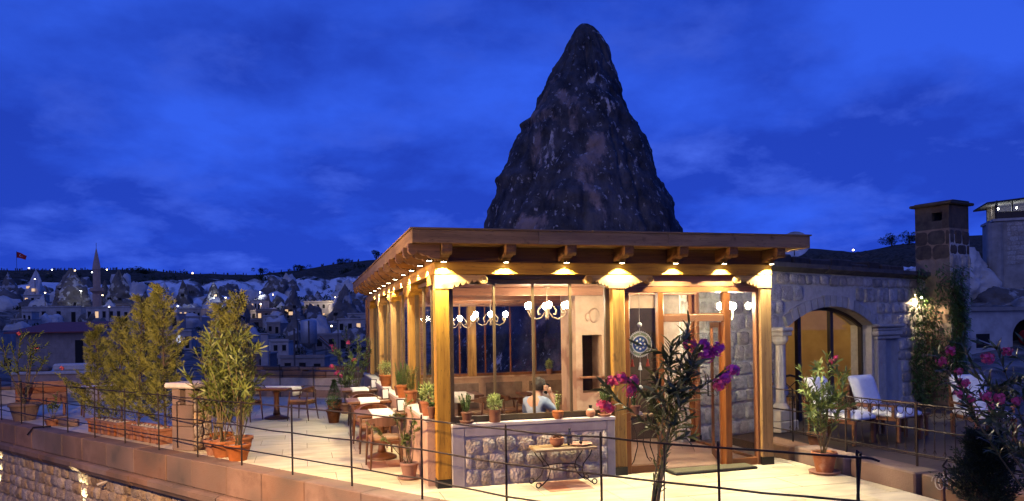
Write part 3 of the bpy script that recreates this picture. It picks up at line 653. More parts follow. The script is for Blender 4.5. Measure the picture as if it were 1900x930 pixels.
# eave spot lamps
ELX = [.1, .94, 1.79, 2.6, 3.42, 4.19, 4.97]; ELY = [-.25, .55, 1.41, 2.38, 3.49, 4.61, 5.5, 6.45, 7.5, 8.6]
can = MB().lathe([(.035, 0), (.042, -.022), (.036, -.024)], 14).mesh('eave_lamp_housing', 'black_metal', True)
face = MB().lathe([(.001, -.0245), (.034, -.0245)], 14).mesh('eave_lamp_face', 'spot_face')
def eave(loc, k, lean, pw=150):
    t = thing('eave_lamp', k, 'lamp', loc, 0, 'spot lamps under the eaves'); link('housing', can, t); link('lens', face, t)
    spot(t, 'eave_beam', (0, 0, -.03), pw, 116, WARM, (lean[0], lean[1], -1), .015, .16)
ORD = ['first', 'second', 'third', 'fourth', 'fifth', 'sixth', 'seventh', 'eighth', 'ninth', 'tenth']
for i, x in enumerate(ELX): eave((x, -.11, 2.979), '%s round spot lamp from the left under the front eave' % ORD[i], (0, .0), 225)
for i, y in enumerate(ELY): eave((-.11, y, 2.979), '%s round spot lamp from the front corner under the left eave' % ORD[i], (.08, 0), 125)
# front low wall: smooth surround, sill and rubble infill
X0, X1 = PW + .004, 2.68 - PW - .004
lw = part(MB().box(X0, X1, .021, .22, 0, SF - .052), 'low_wall', 'mortar'); part(MB().box(X0 + .172, X1 - .122, -.016, .02, 0, SF - .182), 'mortar_bed', 'grey_plaster', False, lw)
part(MB().cbox(X0, X0 + .17, -.03, .02, 0, SF - .05, .008), 'wall_surround', 'grey_plaster', False, lw); part(MB().cbox(X1 - .12, X1, -.03, .02, 0, SF - .05, .008), 'wall_surround', 'grey_plaster', False, lw)
part(MB().cbox(X0 + .172, X1 - .122, -.03, .02, SF - .18, SF - .05, .008), 'wall_surround', 'grey_plaster', False, lw)
part(MB().cbox(X0 - .003, X1 + .003, -.045, .24, SF - .048, SF, .006), 'window_sill', 'sill_stone', False, lw)
rubble(lw, (X0 + .175, -.014, 0), (1, 0), X1 - X0 - .30, .01, SF - .185, (.17, .24), (.15, .30), 'grey_stone', depth=.04, seed=5, rough=.2, pillow=.5, gap=.018, jit=.015)
# left low wall and sill
lw2 = part(MB().box(-.1, PW, PW + .004, 11.2, 0, SS - .052), 'low_wall', 'pink_plaster')
part(MB().cbox(-.125, PW + .02, PW + .006, 11.2, SS - .05, SS, .006), 'window_sill', 'sill_stone', False, lw2)
# windows
def window(x0, x1, z0, z1, mull, axis, at, m, pv=pav, th=.03, fr=.055, parts_pane=True, nm='window'):
    def bx(a0, a1, c0, c1, d=0):
        return MB().box(a0, a1, at - th - d, at + th + d, c0, c1) if axis == 'x' else MB().box(at - th - d, at + th + d, a0, a1, c0, c1)
    f = bx(x0, x1, z1 - fr, z1).build(nm, m, pv); bx(x0, x1, z0, z0 + fr, .004).build('bottom_rail', m, f)
    bx(x0, x0 + fr, z0 + fr, z1 - fr).build('jamb', m, f); bx(x1 - fr, x1, z0 + fr, z1 - fr).build('jamb', m, f)
    edges = [x0 + fr] + list(mull) + [x1 - fr]
    for u in mull: bx(u - .016, u + .016, z0 + fr, z1 - fr, -.008).build('mullion', m, f)
    for a, b in zip(edges, edges[1:]):
        a += .0 if a == edges[0] else .016; b -= .0 if b == edges[-1] else .016
        q = MB(); w_ = .004
        if axis == 'x': q.add([(a, at, z0 + fr), (b, at, z0 + fr), (b, at, z1 - fr), (a, at, z1 - fr)], [(0, 1, 2, 3)])
        else: q.add([(at, a, z0 + fr), (at, b, z0 + fr), (at, b, z1 - fr), (at, a, z1 - fr)], [(0, 1, 2, 3)])
        q.build('pane', 'glass', f)
    return f
window(PW + .01, 2.68 - PW - .01, SF + .02, HB - .06, (.82, 1.37, 1.91), 'x', .13, 'bronze_frame', fr=.06)
part(MB().box(PW + .01, 2.68 - PW - .01, .05, .12, HB - .058, HB - .001), 'window_head', 'dark_frame')
part(MB().box(PW + .01, 2.68 - PW - .01, .09, .17, SF + .001, SF + .02), 'window_threshold', 'dark_frame')
for k in range(4):
    y0 = (k * BAY + PW + .01); y1 = (k + 1) * BAY - .01; window(y0, y1, SS + .005, HB - .02, (y0 + (y1 - y0) / 3, y0 + (y1 - y0) * 2 / 3), 'y', .12, 'bronze_frame')
# door bay
D0, D1 = 2.684, W - PW - .004
part(MB().cbox(D0, D1, .06, .16, 2.64, HB - .002, .004), 'door_head', 'frame_x'); part(MB().box(D0, D1, .05, .15, 2.56, 2.636), 'door_frame_top', 'frame_x')
for a, b in ((D0, 2.77), (3.215, 3.30), (4.27, 4.375), (4.80, D1)): part(MB().cbox(a, b, .05, .15, 0, 2.558, .006), 'door_frame_stile', 'frame_z')
part(MB().cbox(3.302, 4.268, .055, .145, 2.135, 2.235, .005), 'transom_bar', 'frame_x')
for a, b in ((2.772, 3.213), (4.377, 4.798)):
    s_ = part(MB().cbox(a, b, .06, .14, .005, .11, .004), 'sidelight_rail', 'frame_x'); MB().add([(a, .1, .11), (b, .1, .11), (b, .1, 2.556), (a, .1, 2.556)], [(0, 1, 2, 3)]).build('pane', 'glass', s_)
s_ = part(MB().box(3.304, 4.266, .09, .11, 2.236, 2.25), 'transom_bead', 'frame_x'); MB().add([(3.302, .1, 2.25), (4.268, .1, 2.25), (4.268, .1, 2.556), (3.302, .1, 2.556)], [(0, 1, 2, 3)]).build('pane', 'glass', s_)
# open door leaf swung inwards from the right jamb
mxd = Matrix.Translation((4.265, .15, 0)) @ Matrix.Rotation(math.radians(68), 4, 'Z')
df = part(MB().box(0, .085, -.02, .02, .02, 2.12, mxd), 'door', 'frame_z')
for q in (MB().box(.87, .95, -.02, .02, .02, 2.12, mxd), MB().box(.086, .869, -.02, .02, .02, .14, mxd), MB().box(.086, .869, -.02, .02, 2.04, 2.12, mxd)): q.build('door_rail', 'frame_z', df)
MB().add([mxd @ Vector(p) for p in ((.085, 0, .14), (.87, 0, .14), (.87, 0, 2.04), (.085, 0, 2.04))], [(0, 1, 2, 3)]).build('pane', 'glass', df)
MB().tube([mxd @ Vector(p) for p in ((.89, .02, .95), (.89, .07, .95), (.89, .07, 1.2), (.89, .02, 1.2))], .011, 6).build('door_handle', 'black_metal', df)
MB().box(3.302, 4.268, .06, .14, .0, .018).build('threshold', 'frame_x', pav)
# interior shell: floor, ceiling boards, partition with fireplace, right wall, back wall of windows
part(MB().box(.19, 4.85, .23, 8.2, -.01, .008), 'inner_floor', 'inner_floor'); part(MB().box(4.86, 5.0, .23, 2.4, -.01, .008), 'inner_floor_strip', 'inner_floor')
for i in range(42): part(MB().cbox(.2, 4.86, .2 + i * .2 + .002, .2 + i * .2 + .198, 2.74, 2.77, .004), 'ceiling_board', 'ceiling_wood')
for y in (1.9, 3.9, 5.9): part(MB().cbox(.2, 4.86, y, y + .14, 2.60, 2.738, .008), 'ceiling_beam', 'ceiling_wood')
fp = part(MB().box(2.97, 3.09, 2.8, 3.6, .008, 2.738), 'fireplace', 'stucco')
MB().box(3.092, 3.47, 2.8, 3.6, 1.93, 2.738).build('breast', 'stucco', fp); MB().box(3.472, 3.78, 2.8, 3.6, .008, 2.738).build('jamb', 'stucco', fp); MB().box(3.092, 3.47, 2.8, 3.6, .008, .9).build('base', 'stucco', fp)
MB().box(3.092, 3.47, 3.3, 3.36, .9, 1.93).build('niche_back', 'niche_dark', fp); MB().cbox(3.02, 3.55, 2.72, 2.798, 1.16, 1.2, .008).build('shelf', 'ceiling_wood', fp)
for k in range(9): MB().lathe([(.03, 0), (.03, .05), (.01, .07)], 8, (3.0 + k * .095, 2.78, 2.62)).build('dentil', 'stucco', fp)
MB().ico((3.32, 2.79, 2.28), .1, 2, .1, (1, .25, 1.3)).build('relief', 'stucco', fp, True); MB().ico((3.2, 2.79, 2.25), .05, 2, .1, (1, .3, 1.5)).build('relief', 'stucco', fp, True)
pt = part(MB().box(3.782, 3.99, 2.84, 2.98, .008, 2.738), 'partition', 'stucco'); MB().box(3.992, 4.86, 2.84, 2.98, 2.4, 2.738).build('partition_head', 'stucco', pt); MB().box(3.992, 4.86, 2.9, 2.98, .008, 2.398).build('dark_panel', 'niche_dark', pt)
part(MB().box(4.72, 4.86, 2.99, 8.2, .008, 2.738), 'inner_wall', 'stucco')
pl = part(MB().cbox(4.38, 4.66, 6.9, 7.1, .01, 1.75, .01), 'pilaster', 'dressed_stone')
for i, (a, b, e) in enumerate(((1.752, 1.82, .05), (1.822, 1.9, .09), (1.902, 1.98, .03))): MB().cbox(4.38 - e, 4.66 + e, 6.9 - e, 7.1, a, b, .015).build('capital_moulding', 'dressed_stone', pl)
bw = part(MB().box(.2, 4.71, 8.2, 8.34, -.01, .86), 'back_wall', 'pink_plaster'); MB().cbox(.2, 4.71, 8.15, 8.36, .862, .9, .005).build('back_sill', 'stucco', bw)
for k in range(4): MB().cbox(.4 + k * 1.1, 1.32 + k * 1.1, 8.175, 8.198, .12, .74, .01).build('wall_panel', 'brown_stone', bw)
window(.2, 4.71, .902, 2.70, (1.0, 1.97, 2.61, 3.25, 3.9), 'x', 8.26, 'frame_z', fr=.07)
part(MB().cbox(2.16, 2.36, 8.12, 8.3, .904, 2.72, .006), 'inner_post', 'pine_z'); part(MB().cbox(.2, 4.71, 8.1, 8.3, 2.60, 2.737, .006), 'inner_beam', 'ceiling_wood')
# right glazed side from the right post back to the stone wall
window(PW + .01, 2.19, .02, HB - .02, (), 'y', W - .04, 'frame_z', fr=.04)

# ================================================================= ANNEX (stone building on the right)
AX, AY = .925, .381; A0 = Vector((5.63, 2.63, 0)); AU = Vector((AX, AY, 0)).normalized(); AN = Vector((AU.y, -AU.x, 0))
mxa = Matrix(((AU.x, -AN.x, 0, A0.x), (AU.y, -AN.y, 0, A0.y), (0, 0, 1, 0), (0, 0, 0, 1)))   # local x along wall, y inwards, z up
annex = thing('stone_annex', 'stone annex with a wide glazed arch beside the pavilion', 'building')
def ap(g, n, m, parent=None, smooth=False): return g.build(n, m, parent or annex, smooth)
SP, CR, SA, SB = 2.0, 2.42, 2.27, 5.77
cxa = (SA + SB) / 2; hw = (SB - SA) / 2; RA = (hw * hw + (CR - SP) ** 2) / (2 * (CR - SP)); zc = CR - RA
def arch_z(s): return zc + math.sqrt(max(RA * RA - (s - cxa) ** 2, 0))
ap(MB().box(-1.0, SA, 0, .5, -.3, 3.12, mxa), 'wall', 'annex_mortar'); ap(MB().box(SB, 8.6, 0, .5, -.3, 3.12, mxa), 'wall', 'annex_mortar')
poly = [(SA, SP - .0)] + [(SA + (SB - SA) * i / 24, arch_z(SA + (SB - SA) * i / 24)) for i in range(25)] + [(SB, 3.12), (SA, 3.12)]
ap(MB().prism(poly, lambda u, v, w: mxa @ Vector((u, w, v)), 0.001, .499), 'arch_wall', 'annex_mortar')
def ok_arch(s, z, hw_, hh_):
    if SA - .12 < s < SB + .12: return z - hh_ > (arch_z(min(max(s, SA), SB)) + .26)
    if 5.75 < s < 7.1 and z < 2.05: return False
    return True
rubble(annex, mxa @ Vector((-.98, 0, 0)), AU, 9.5, 0.0, 3.1, (.24, .34), (.24, .46), 'annex_stone', depth=.055, seed=21, ok=lambda s, z, a, b: ok_arch(s - .98, z, a, b), gap=.03, rough=.10, pillow=.4)
nv = 15
for i in range(nv):
    a0 = math.asin(-hw / RA) + (2 * math.asin(hw / RA)) * i / nv; a1 = math.asin(-hw / RA) + (2 * math.asin(hw / RA)) * (i + 1) / nv; gp = .014 / RA
    ri, ro = RA + .003, RA + .24 + rr.uniform(-.02, .02)
    pv = [(cxa + ri * math.sin(a0 + gp), zc + ri * math.cos(a0 + gp)), (cxa + ri * math.sin(a1 - gp), zc + ri * math.cos(a1 - gp)), (cxa + ro * math.sin(a1 - gp), zc + ro * math.cos(a1 - gp)), (cxa + ro * math.sin(a0 + gp), zc + ro * math.cos(a0 + gp))]
    ap(MB().prism(pv, lambda u, v, w: mxa @ Vector((u, w, v)), -.06 + rr.uniform(-.012, .012), .1), 'voussoir', 'dressed_stone')
# cornice blocks and rough parapet above
s = -1.0
while s < 8.4:
    w = rr.uniform(.9, 1.5); w = min(w, 8.5 - s); d = rr.uniform(-.01, .01)
    pr = [(-.05, 3.12), (-.1 + d, 3.14), (-.2 + d, 3.2), (-.2 + d, 3.29), (.5, 3.29), (.5, 3.12)]
    ap(MB().prism(pr, lambda u, v, t_: mxa @ Vector((t_, u, v)), s + .008, s + w - .008), 'cornice_block', 'slate'); s += w
s = -.9
while s < 7.6:
    w = rr.uniform(.4, 1.1); ap(MB().cbox(s + .01, s + w - .01, .12 + rr.uniform(-.03, .03), .6, 3.294, 3.46 + rr.uniform(-.05, .08), .03, mxa), 'parapet_stone', 'soot_stone'); s += w
ap(MB().box(-1, 8.5, .62, 5, 3.0, 3.29, mxa), 'roof', 'roof_flat')
# inner room
ap(MB().box(SA - .6, SB + .9, 3.0, 3.1, 0, 3.0, mxa), 'room_back_wall', 'inner_wall_yellow'); ap(MB().box(SA - .7, SA - .6, .5, 3.0, 0, 3.0, mxa), 'room_side_wall', 'inner_wall_yellow'); ap(MB().box(SB + .9, SB + 1.0, .5, 3.0, 0, 3.0, mxa), 'room_side_wall', 'inner_wall_yellow')
ap(MB().box(SA - .7, SB + 1.0, .5, 3.1, -.05, .0, mxa), 'room_floor', 'inner_floor'); ap(MB().box(SA - .7, SB + 1.0, .5, 3.1, 2.86, 2.95, mxa), 'room_ceiling', 'inner_wall_yellow')
for c in range(7):
    for d in range(5):
        x0 = SA - .55 + c * .72 + (d % 2) * .3
        ap(MB().cbox(x0, x0 + .712, 2.975, 2.998, .5 + d * .46, .5 + d * .46 + .455, .006, mxa), 'wall_block', 'inner_wall_yellow')
nb = ap(MB().cbox(5.6, 5.68, 2.85, 2.97, 1.15, 1.85, .01, mxa), 'lit_niche', 'inner_wall_yellow')
for q in (MB().cbox(6.2, 6.28, 2.85, 2.97, 1.15, 1.85, .01, mxa), MB().cbox(5.6, 6.28, 2.85, 2.97, 1.07, 1.148, .01, mxa), MB().cbox(5.6, 6.28, 2.85, 2.97, 1.852, 1.93, .01, mxa)): q.build('niche_surround', 'inner_wall_yellow', nb)
# glazing of the arch: dark frame, two mullions
fr = []
for i in range(25): s_ = SA + (SB - SA) * i / 24; fr.append(mxa @ Vector((s_, .25, arch_z(s_) - .04)))
fo = ap(MB().tube(fr, .05, 4), 'arch_window', 'dark_frame')
for s_ in (3.13, 4.42): MB().box(s_ - .06, s_ + .06, .21, .29, 0, arch_z(s_) - .05, mxa).build('mullion', 'dark_frame', fo)
MB().box(SA, SA + .05, .21, .29, 0, SP, mxa).build('jamb', 'dark_frame', fo); MB().box(SB - .08, SB, .21, .29, 0, SP, mxa).build('jamb', 'dark_frame', fo)
for a, b in ((SA + .05, 3.07), (3.19, 4.36), (4.48, SB - .08)):
    n_ = 8; top = [(a + (b - a) * i / n_, arch_z(a + (b - a) * i / n_) - .07) for i in range(n_ + 1)]
    vs_ = [mxa @ Vector((a, .25, .02)), mxa @ Vector((b, .25, .02))] + [mxa @ Vector((s_, .25, z)) for s_, z in top[::-1]]
    MB().add(vs_, [tuple(range(len(vs_)))]).build('pane', 'glass', fo)
# column on its block, left of the arch; double pilaster right of it
co = thing('stone_column', 'slender pale stone column with moulded capital beside the arch', 'column', mxa @ Vector((1.60, -.3, 0)), math.atan2(AU.y, AU.x))
MB().cbox(-.32, .3, -.2, .29, 0, .2, .015).build('plinth', 'dressed_stone', co); MB().cbox(-.28, .26, -.17, .29, .204, .42, .015).build('plinth', 'dressed_stone', co)
MB().lathe([(.17, .424), (.17, .45), (.15, .48), (.11, .54), (.10, .55)], 20).build('base', 'dressed_stone', co, True)
MB().lathe([(.095, .552), (.09, 1.2), (.085, 1.66)], 10).build('shaft', 'dressed_stone', co)
MB().lathe([(.09, 1.664), (.11, 1.68), (.15, 1.74), (.16, 1.78), (.15, 1.82), (.16, 1.83)], 20).build('capital', 'dressed_stone', co, True)
MB().cbox(-.17, .17, -.17, .29, 1.834, 1.92, .015).build('abacus', 'dressed_stone', co); MB().cbox(-.19, .19, -.19, .29, 1.924, 2.0, .02).build('abacus', 'dressed_stone', co)
pi = ap(MB().cbox(5.86, 6.24, -.1, .0, 0, 1.66, .015, mxa), 'pilaster', 'dressed_stone')
MB().cbox(6.30, 6.98, -.03, .0, 0, 1.66, .01, mxa).build('plaster_panel', 'grey_plaster', pi)
for i, (a, b, e) in enumerate(((1.664, 1.75, .02), (1.754, 1.86, .06), (1.864, 1.94, .04), (1.944, 2.02, .1))): MB().cbox(5.84 - e, 6.9 + e, -.1 - e, .0, a, b, .02, mxa).build('capital_moulding', 'dressed_stone', pi)
# chimney tower
ch = thing('chimney_tower', 'square stone chimney with sooty top and flat dark cap slab', 'chimney', (13.9, 5.72, 0), math.radians(15))
CW = .43
MB().box(-CW, CW, -CW, CW, -1, 4.35).build('shaft_core', 'brown_stone', ch); MB().box(-CW + .002, CW, -CW - .012, -CW - .001, -1, 4.2).build('mortar_face', 'annex_mortar', ch)
# hollow smoke box with small vents
zb, zt, th = 4.352, 4.92, .12
for bx_ in ((-CW, -CW + th, -CW, -.26, zb, zt), (-CW, -CW + th, .0, CW, zb, zt), (-CW, -CW + th, -.26, .0, zb, 4.55), (-CW, -CW + th, -.26, .0, 4.76, zt),
            (CW - th, CW, -CW, CW, zb, zt), (-CW + th, CW - th, -CW, -CW + th, zb, zt), (-CW + th, .0, CW - th, CW, zb, zt), (.0, CW - th, CW - th, CW, zb, 4.6)): MB().box(*bx_).build('smoke_box', 'soot_stone', ch)
MB().cbox(-.53, .53, -.53, .53, 4.93, 5.0, .02).build('cap_slab', 'dark_cap', ch); MB().cbox(-.36, .36, -.5, .5, 5.002, 5.04, .015).build('cap_ridge', 'dark_cap', ch)
rubble(ch, (-CW, -CW, 0), (1, 0), 2 * CW, 0.2, 3.7, (.24, .34), (.24, .42), 'annex_stone', depth=.05, seed=31, gap=.03)
rubble(ch, (-CW, -CW, 0), (1, 0), 2 * CW, 3.7, 4.3, (.24, .34), (.3, .5), 'soot_stone', depth=.03, seed=32, gap=.02)
rubble(ch, (-CW, CW, 0), (0, -1), 2 * CW, 0.2, 3.6, (.3, .42), (.4, .7), 'brown_stone', depth=.014, seed=33, gap=.006, rough=.05, pillow=.2)
rubble(ch, (-CW, CW, 0), (0, -1), 2 * CW, 3.6, 4.3, (.3, .4), (.4, .6), 'soot_stone', depth=.014, seed=34, gap=.006, rough=.05, pillow=.2)
# wall lamp beside the ivy
lb = mxa @ Vector((7.85, -.1, 2.72)); t = thing('wall_lamp', 'small box lamp throwing light down the stone wall beside the ivy', 'lamp', lb, math.atan2(AU.y, AU.x))
MB().cbox(-.09, .09, -.06, .09, 0, .16, .01).build('housing', 'dressed_stone', t); MB().box(-.05, .05, -.04, .06, -.004, -.001).build('lens', 'spot_face', t)
spot(t, 'wall_beam', (0, -.10, -.05), 330, 150, (1, .8, .5), (0, .1, -1), .03, .5)
# bracket lantern inside the arch and the room's lamps
lb = mxa @ Vector((2.85, .55, 2.2)); t = thing('bracket_lamp', 'small dark lantern hanging in the upper left of the arch', 'lamp', lb)
MB().tube([(0, 0, .25), (.0, 0, .1), (.08, -.02, .07), (.12, -.03, 0)], .012, 6).build('arm', 'black_metal', t); MB().lathe([(.03, -.1), (.06, -.04), (.05, .02), (.015, .05)], 12).build('shade', 'black_metal', t, True)
MB().ico((.0, 0, -.02), .03, 2).build('bulb', 'bulb', t, True)
lb = mxa @ Vector((4.0, 1.7, 2.8)); t = thing('room_ceiling_lamp', 'warm ceiling lamp lighting the yellow room behind the arch', 'lamp', lb)
MB().lathe([(.001, -.05), (.12, -.045), (.14, 0), (.12, .05)], 18).build('bowl', 'bulb', t, True); point(t, 'room_light', (0, 0, -.12), 75, (1, .74, .34), .12)
lb = mxa @ Vector((5.94, 2.82, 1.8)); t = thing('niche_lamp', 'small lamp at the top of the lit wall niche', 'lamp', lb); MB().lathe([(.001, 0), (.03, .002), (.03, .03)], 10).build('lens', 'bulb', t); point(t, 'niche_light', (0, -.06, -.06), 2.0, (1, .85, .45), .03)
# satellite dishes on the annex roof
for i, (x, y, lab) in enumerate(((8.92, 5.99, 'left and lower satellite dish peeping over the pavilion roof'), (9.62, 5.75, 'right and taller satellite dish peeping over the pavilion roof'))):
    t = thing('satellite_dish', lab, 'satellite dish', (x, y, 3.29), math.radians(-60 + 20 * i), 'satellite dishes on the annex roof')
    h0 = .52 + .14 * i
    rot = Matrix.Translation((0, 0, h0)) @ Matrix.Rotation(math.radians(68), 4, 'X')
    pr = [(.001, -.1)] + [(.34 * math.sin(a * PI / 16), -.1 * math.cos(a * PI / 16) ** 1) for a in range(1, 9)]
    g = MB(); g.lathe(pr, 24, cap=False); g.v = [tuple(rot @ Vector(v)) for v in g.v]; g.build('bowl', 'dish', t, True)
    MB().tube([(0, 0, 0), (0, .08, h0 - .1)], .025, 8).build('mast', 'iron', t); MB().tube([rot @ Vector((0, -.3, 0)), rot @ Vector((0, 0, .36))], .012, 6).build('feed_arm', 'iron', t); MB().tube([rot @ Vector((0, 0, .33)), rot @ Vector((0, 0, .42))], .03, 8).build('feed_horn', 'dish', t)

# ================================================================= THE TUFF CONE
def cone_rock():
    # profile: height above eye-level base, left and right half widths
    cx0, cy0 = 10.1, 20.17
    prof = [(-5, 8, 7.5), (0, 6.6, 6.1), (3, 5.6, 5.1), (6.06, 4.45, 3.95), (6.97, 4.02, 3.66), (7.66, 3.68, 3.27), (8.4, 3.4, 3.0), (9.26, 2.97, 2.66), (10.0, 2.7, 2.35), (10.97, 2.33, 1.94), (11.8, 1.94, 1.55), (12.2, 1.7, 1.4), (13.15, 1.14, 1.12), (13.83, .91, .9), (14.5, .5, .55), (14.65, .34, .4), (14.8, .14, .18)]
    nz_, na = 260, 300; vs_ = []; fs_ = []
    for i in range(nz_):
        k = i / (nz_ - 1); z = -5 + (14.8 + 5) * (1 - (1 - k) ** 1.25)
        for (z0, l0, r0), (z1, l1, r1) in zip(prof, prof[1:]):
            if z <= z1 + 1e-6: t = (z - z0) / (z1 - z0); lw_, rw_ = l0 + (l1 - l0) * t, r0 + (r1 - r0) * t; break
        cxx = cx0 - .12 - .2 * (14.8 - z) / 8.7
        for a in range(na):
            th = 2 * PI * a / na; c, s_ = math.cos(th), math.sin(th)
            rad = rw_ * max(c, 0) ** 2 + lw_ * max(-c, 0) ** 2 + (lw_ + rw_) / 2 * s_ * s_
            q = Vector((c * 1.3, s_ * 1.3, z * .22)); big = noise.fractal(q * 1.4, 1, 2, 3)
            n2_ = noise.fractal(Vector((c * rad * .55, s_ * rad * .55, z * .42)) + Vector((7, 3, 1)), .9, 2.1, 6)
            ledge = noise.noise((c * 2 + 5, s_ * 2, z * .9)); led = max(0, ledge - .25) * .5
            sm = min(1, rad / 1.2)
            n3_ = noise.fractal(Vector((c * rad * 1.6, s_ * rad * 1.6, z * 1.3)), .8, 2.1, 4); gul = abs(noise.noise((c * 2.4 + 3, s_ * 2.4, z * .10 + 9))) + .5 * abs(noise.noise((c * 5.5, s_ * 5.5, z * .16))); rad = rad * (1 + .03 * big) + sm * (.26 * n2_ + led * .7 + .08 * n3_ - .9 * max(0, .20 - gul) + (.30 * math.exp(-((z - 10.65) / .22) ** 2) + .16 * math.exp(-((z - 8.1) / .2) ** 2)) * max(-c, 0) ** 3)
            vs_.append((cxx + RT.x * c * rad - F2.x * s_ * rad * .95, cy0 + RT.y * c * rad - F2.y * s_ * rad * .95, z + .08 * n2_))
    for i in range(nz_ - 1):
        for a in range(na): fs_.append((i * na + a, i * na + (a + 1) % na, (i + 1) * na + (a + 1) % na, (i + 1) * na + a))
    fs_.append(tuple((nz_ - 1) * na + a for a in range(na)))
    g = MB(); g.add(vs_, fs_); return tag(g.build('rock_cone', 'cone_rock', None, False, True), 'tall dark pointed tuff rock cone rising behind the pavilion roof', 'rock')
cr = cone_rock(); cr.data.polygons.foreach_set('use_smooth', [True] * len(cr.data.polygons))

# ================================================================= FURNITURE
def make_chair(label, loc, rz, group):
    # low round-backed armchair: front of the seat towards +y
    t = thing('armchair', label, 'chair', loc, rz, group)
    r = random.Random(2)
    # seat pad with rounded edge
    pr = [(-.24, .22), (-.21, .25), (.21, .25), (.24, .22), (.22, -.18), (.17, -.22), (-.17, -.22), (-.22, -.18)]
    g = MB(); m_ = len(pr)
    for z, s_ in ((.425, .94), (.44, 1.0), (.468, .98), (.478, .86)): g.v += [(x * s_, y * s_, z) for x, y in pr]
    for k in range(3):
        for i in range(m_): g.f.append((k * m_ + i, k * m_ + (i + 1) % m_, (k + 1) * m_ + (i + 1) % m_, (k + 1) * m_ + i))
    g.f += [tuple(range(m_))[::-1], tuple(3 * m_ + i for i in range(m_))]; g.build('seat', 'seat_leather', t, True)
    MB().cbox(-.23, .23, .19, .225, .37, .424, .008).build('seat_frame', 'chair_wood', t); MB().cbox(-.2, .2, -.22, -.19, .37, .424, .008).build('seat_frame', 'chair_wood', t)
    for s_ in (-1, 1):
        MB().cbox(min(s_ * .205, s_ * .235), max(s_ * .205, s_ * .235), -.19, .188, .37, .424, .008).build('seat_frame', 'chair_wood', t)
        MB().tube([(s_ * .265, .25, 0), (s_ * .245, .225, .40), (s_ * .245, .19, .67)], [.013, .021, .016], 8).build('leg', 'chair_wood', t, True)
        MB().tube([(s_ * .24, -.27, 0), (s_ * .215, -.215, .40), (s_ * .2, -.225, .70)], [.013, .021, .016], 8).build('leg', 'chair_wood', t, True)
    # curved top rail: thin arms widening into a tall backrest
    n_ = 17; vs_ = []; fs_ = []
    for i in range(n_):
        k = i / (n_ - 1) * 2 - 1; a = k * math.radians(112); x = .268 * math.sin(a); y = .02 - .268 * math.cos(a) if abs(k) < .8 else .02 - .268 * math.cos(a)
        hgt = .020 + .05 * max(0, 1 - (k / .62) ** 2); zc_ = .695 + .02 * (1 - k * k); th = .017 + .004 * (1 - k * k)
        nx, ny = math.sin(a), -math.cos(a)
        vs_ += [(x + nx * th, y + ny * th, zc_ - hgt), (x + nx * th * 1.2, y + ny * th * 1.2, zc_ + hgt), (x - nx * th, y - ny * th, zc_ + hgt), (x - nx * th * .8, y - ny * th * .8, zc_ - hgt)]
    for i in range(n_ - 1):
        for q in range(4): fs_.append((i * 4 + q, i * 4 + (q + 1) % 4, i * 4 + 4 + (q + 1) % 4, i * 4 + 4 + q))
    fs_ += [(3, 2, 1, 0), tuple((n_ - 1) * 4 + q for q in range(4))]
    g = MB(); g.add(vs_, fs_); g.build('backrest', 'chair_wood', t, False, True)
    return t
def make_table(label, loc, rz, w, d, group):
    t = thing('pedestal_table', label, 'table', loc, rz, group)
    for i in range(4): MB().cbox(-w / 2 + i * w / 4 + .001, -w / 2 + (i + 1) * w / 4 - .001, -d / 2, d / 2, .715, .755, .005).build('top_board', 'table_wood', t)
    MB().cbox(-w / 2 + .08, w / 2 - .08, -d / 2 + .1, d / 2 - .1, .685, .714, .005).build('apron', 'table_wood', t)
    MB().lathe([(.075, .10), (.06, .16), (.05, .3), (.05, .55), (.08, .66), (.12, .684)], 16).build('pedestal', 'chair_wood', t, True)
    MB().lathe([(.24, 0), (.245, .025), (.22, .05), (.12, .085), (.076, .1)], 24).build('base', 'chair_wood', t, True)
    return t
G1 = 'wooden armchairs'; G2 = 'pedestal dining tables'
T1 = make_table('nearest of the three pedestal tables along the pavilion left side', (-.47, 2.62, 0), 0, .82, .82, G2)
T2 = dup(T1, (-.5, 4.85, 0), 0, 'middle of the three pedestal tables along the pavilion left side')
T3 = dup(T1, (-.48, 7.55, 0), 0, 'farthest of the three pedestal tables along the pavilion left side')
T4 = dup(T1, (-2.32, 9.0, 0), math.radians(-28), 'lone pedestal table standing free on the terrace near the end wall', scale=(1.25, 1, 1))
C1 = make_chair('armchair with its curved back towards the camera at the nearest outdoor table', (-.5, 1.82, 0), 0, G1)
dup(C1, (-.52, 3.38, 0), PI, 'armchair on the far side of the nearest outdoor table')
dup(C1, (-.53, 4.1, 0), .1, 'armchair on the near side of the middle outdoor table')
dup(C1, (-.5, 5.65, 0), PI, 'armchair on the far side of the middle outdoor table')
dup(C1, (-.5, 6.75, 0), 0, 'armchair on the near side of the farthest outdoor table')
dup(C1, (-2.98, 8.85, 0), math.radians(-118), 'armchair at the left end of the lone table by the end wall')
dup(C1, (-1.72, 8.55, 0), math.radians(62), 'armchair at the right end of the lone table by the end wall')
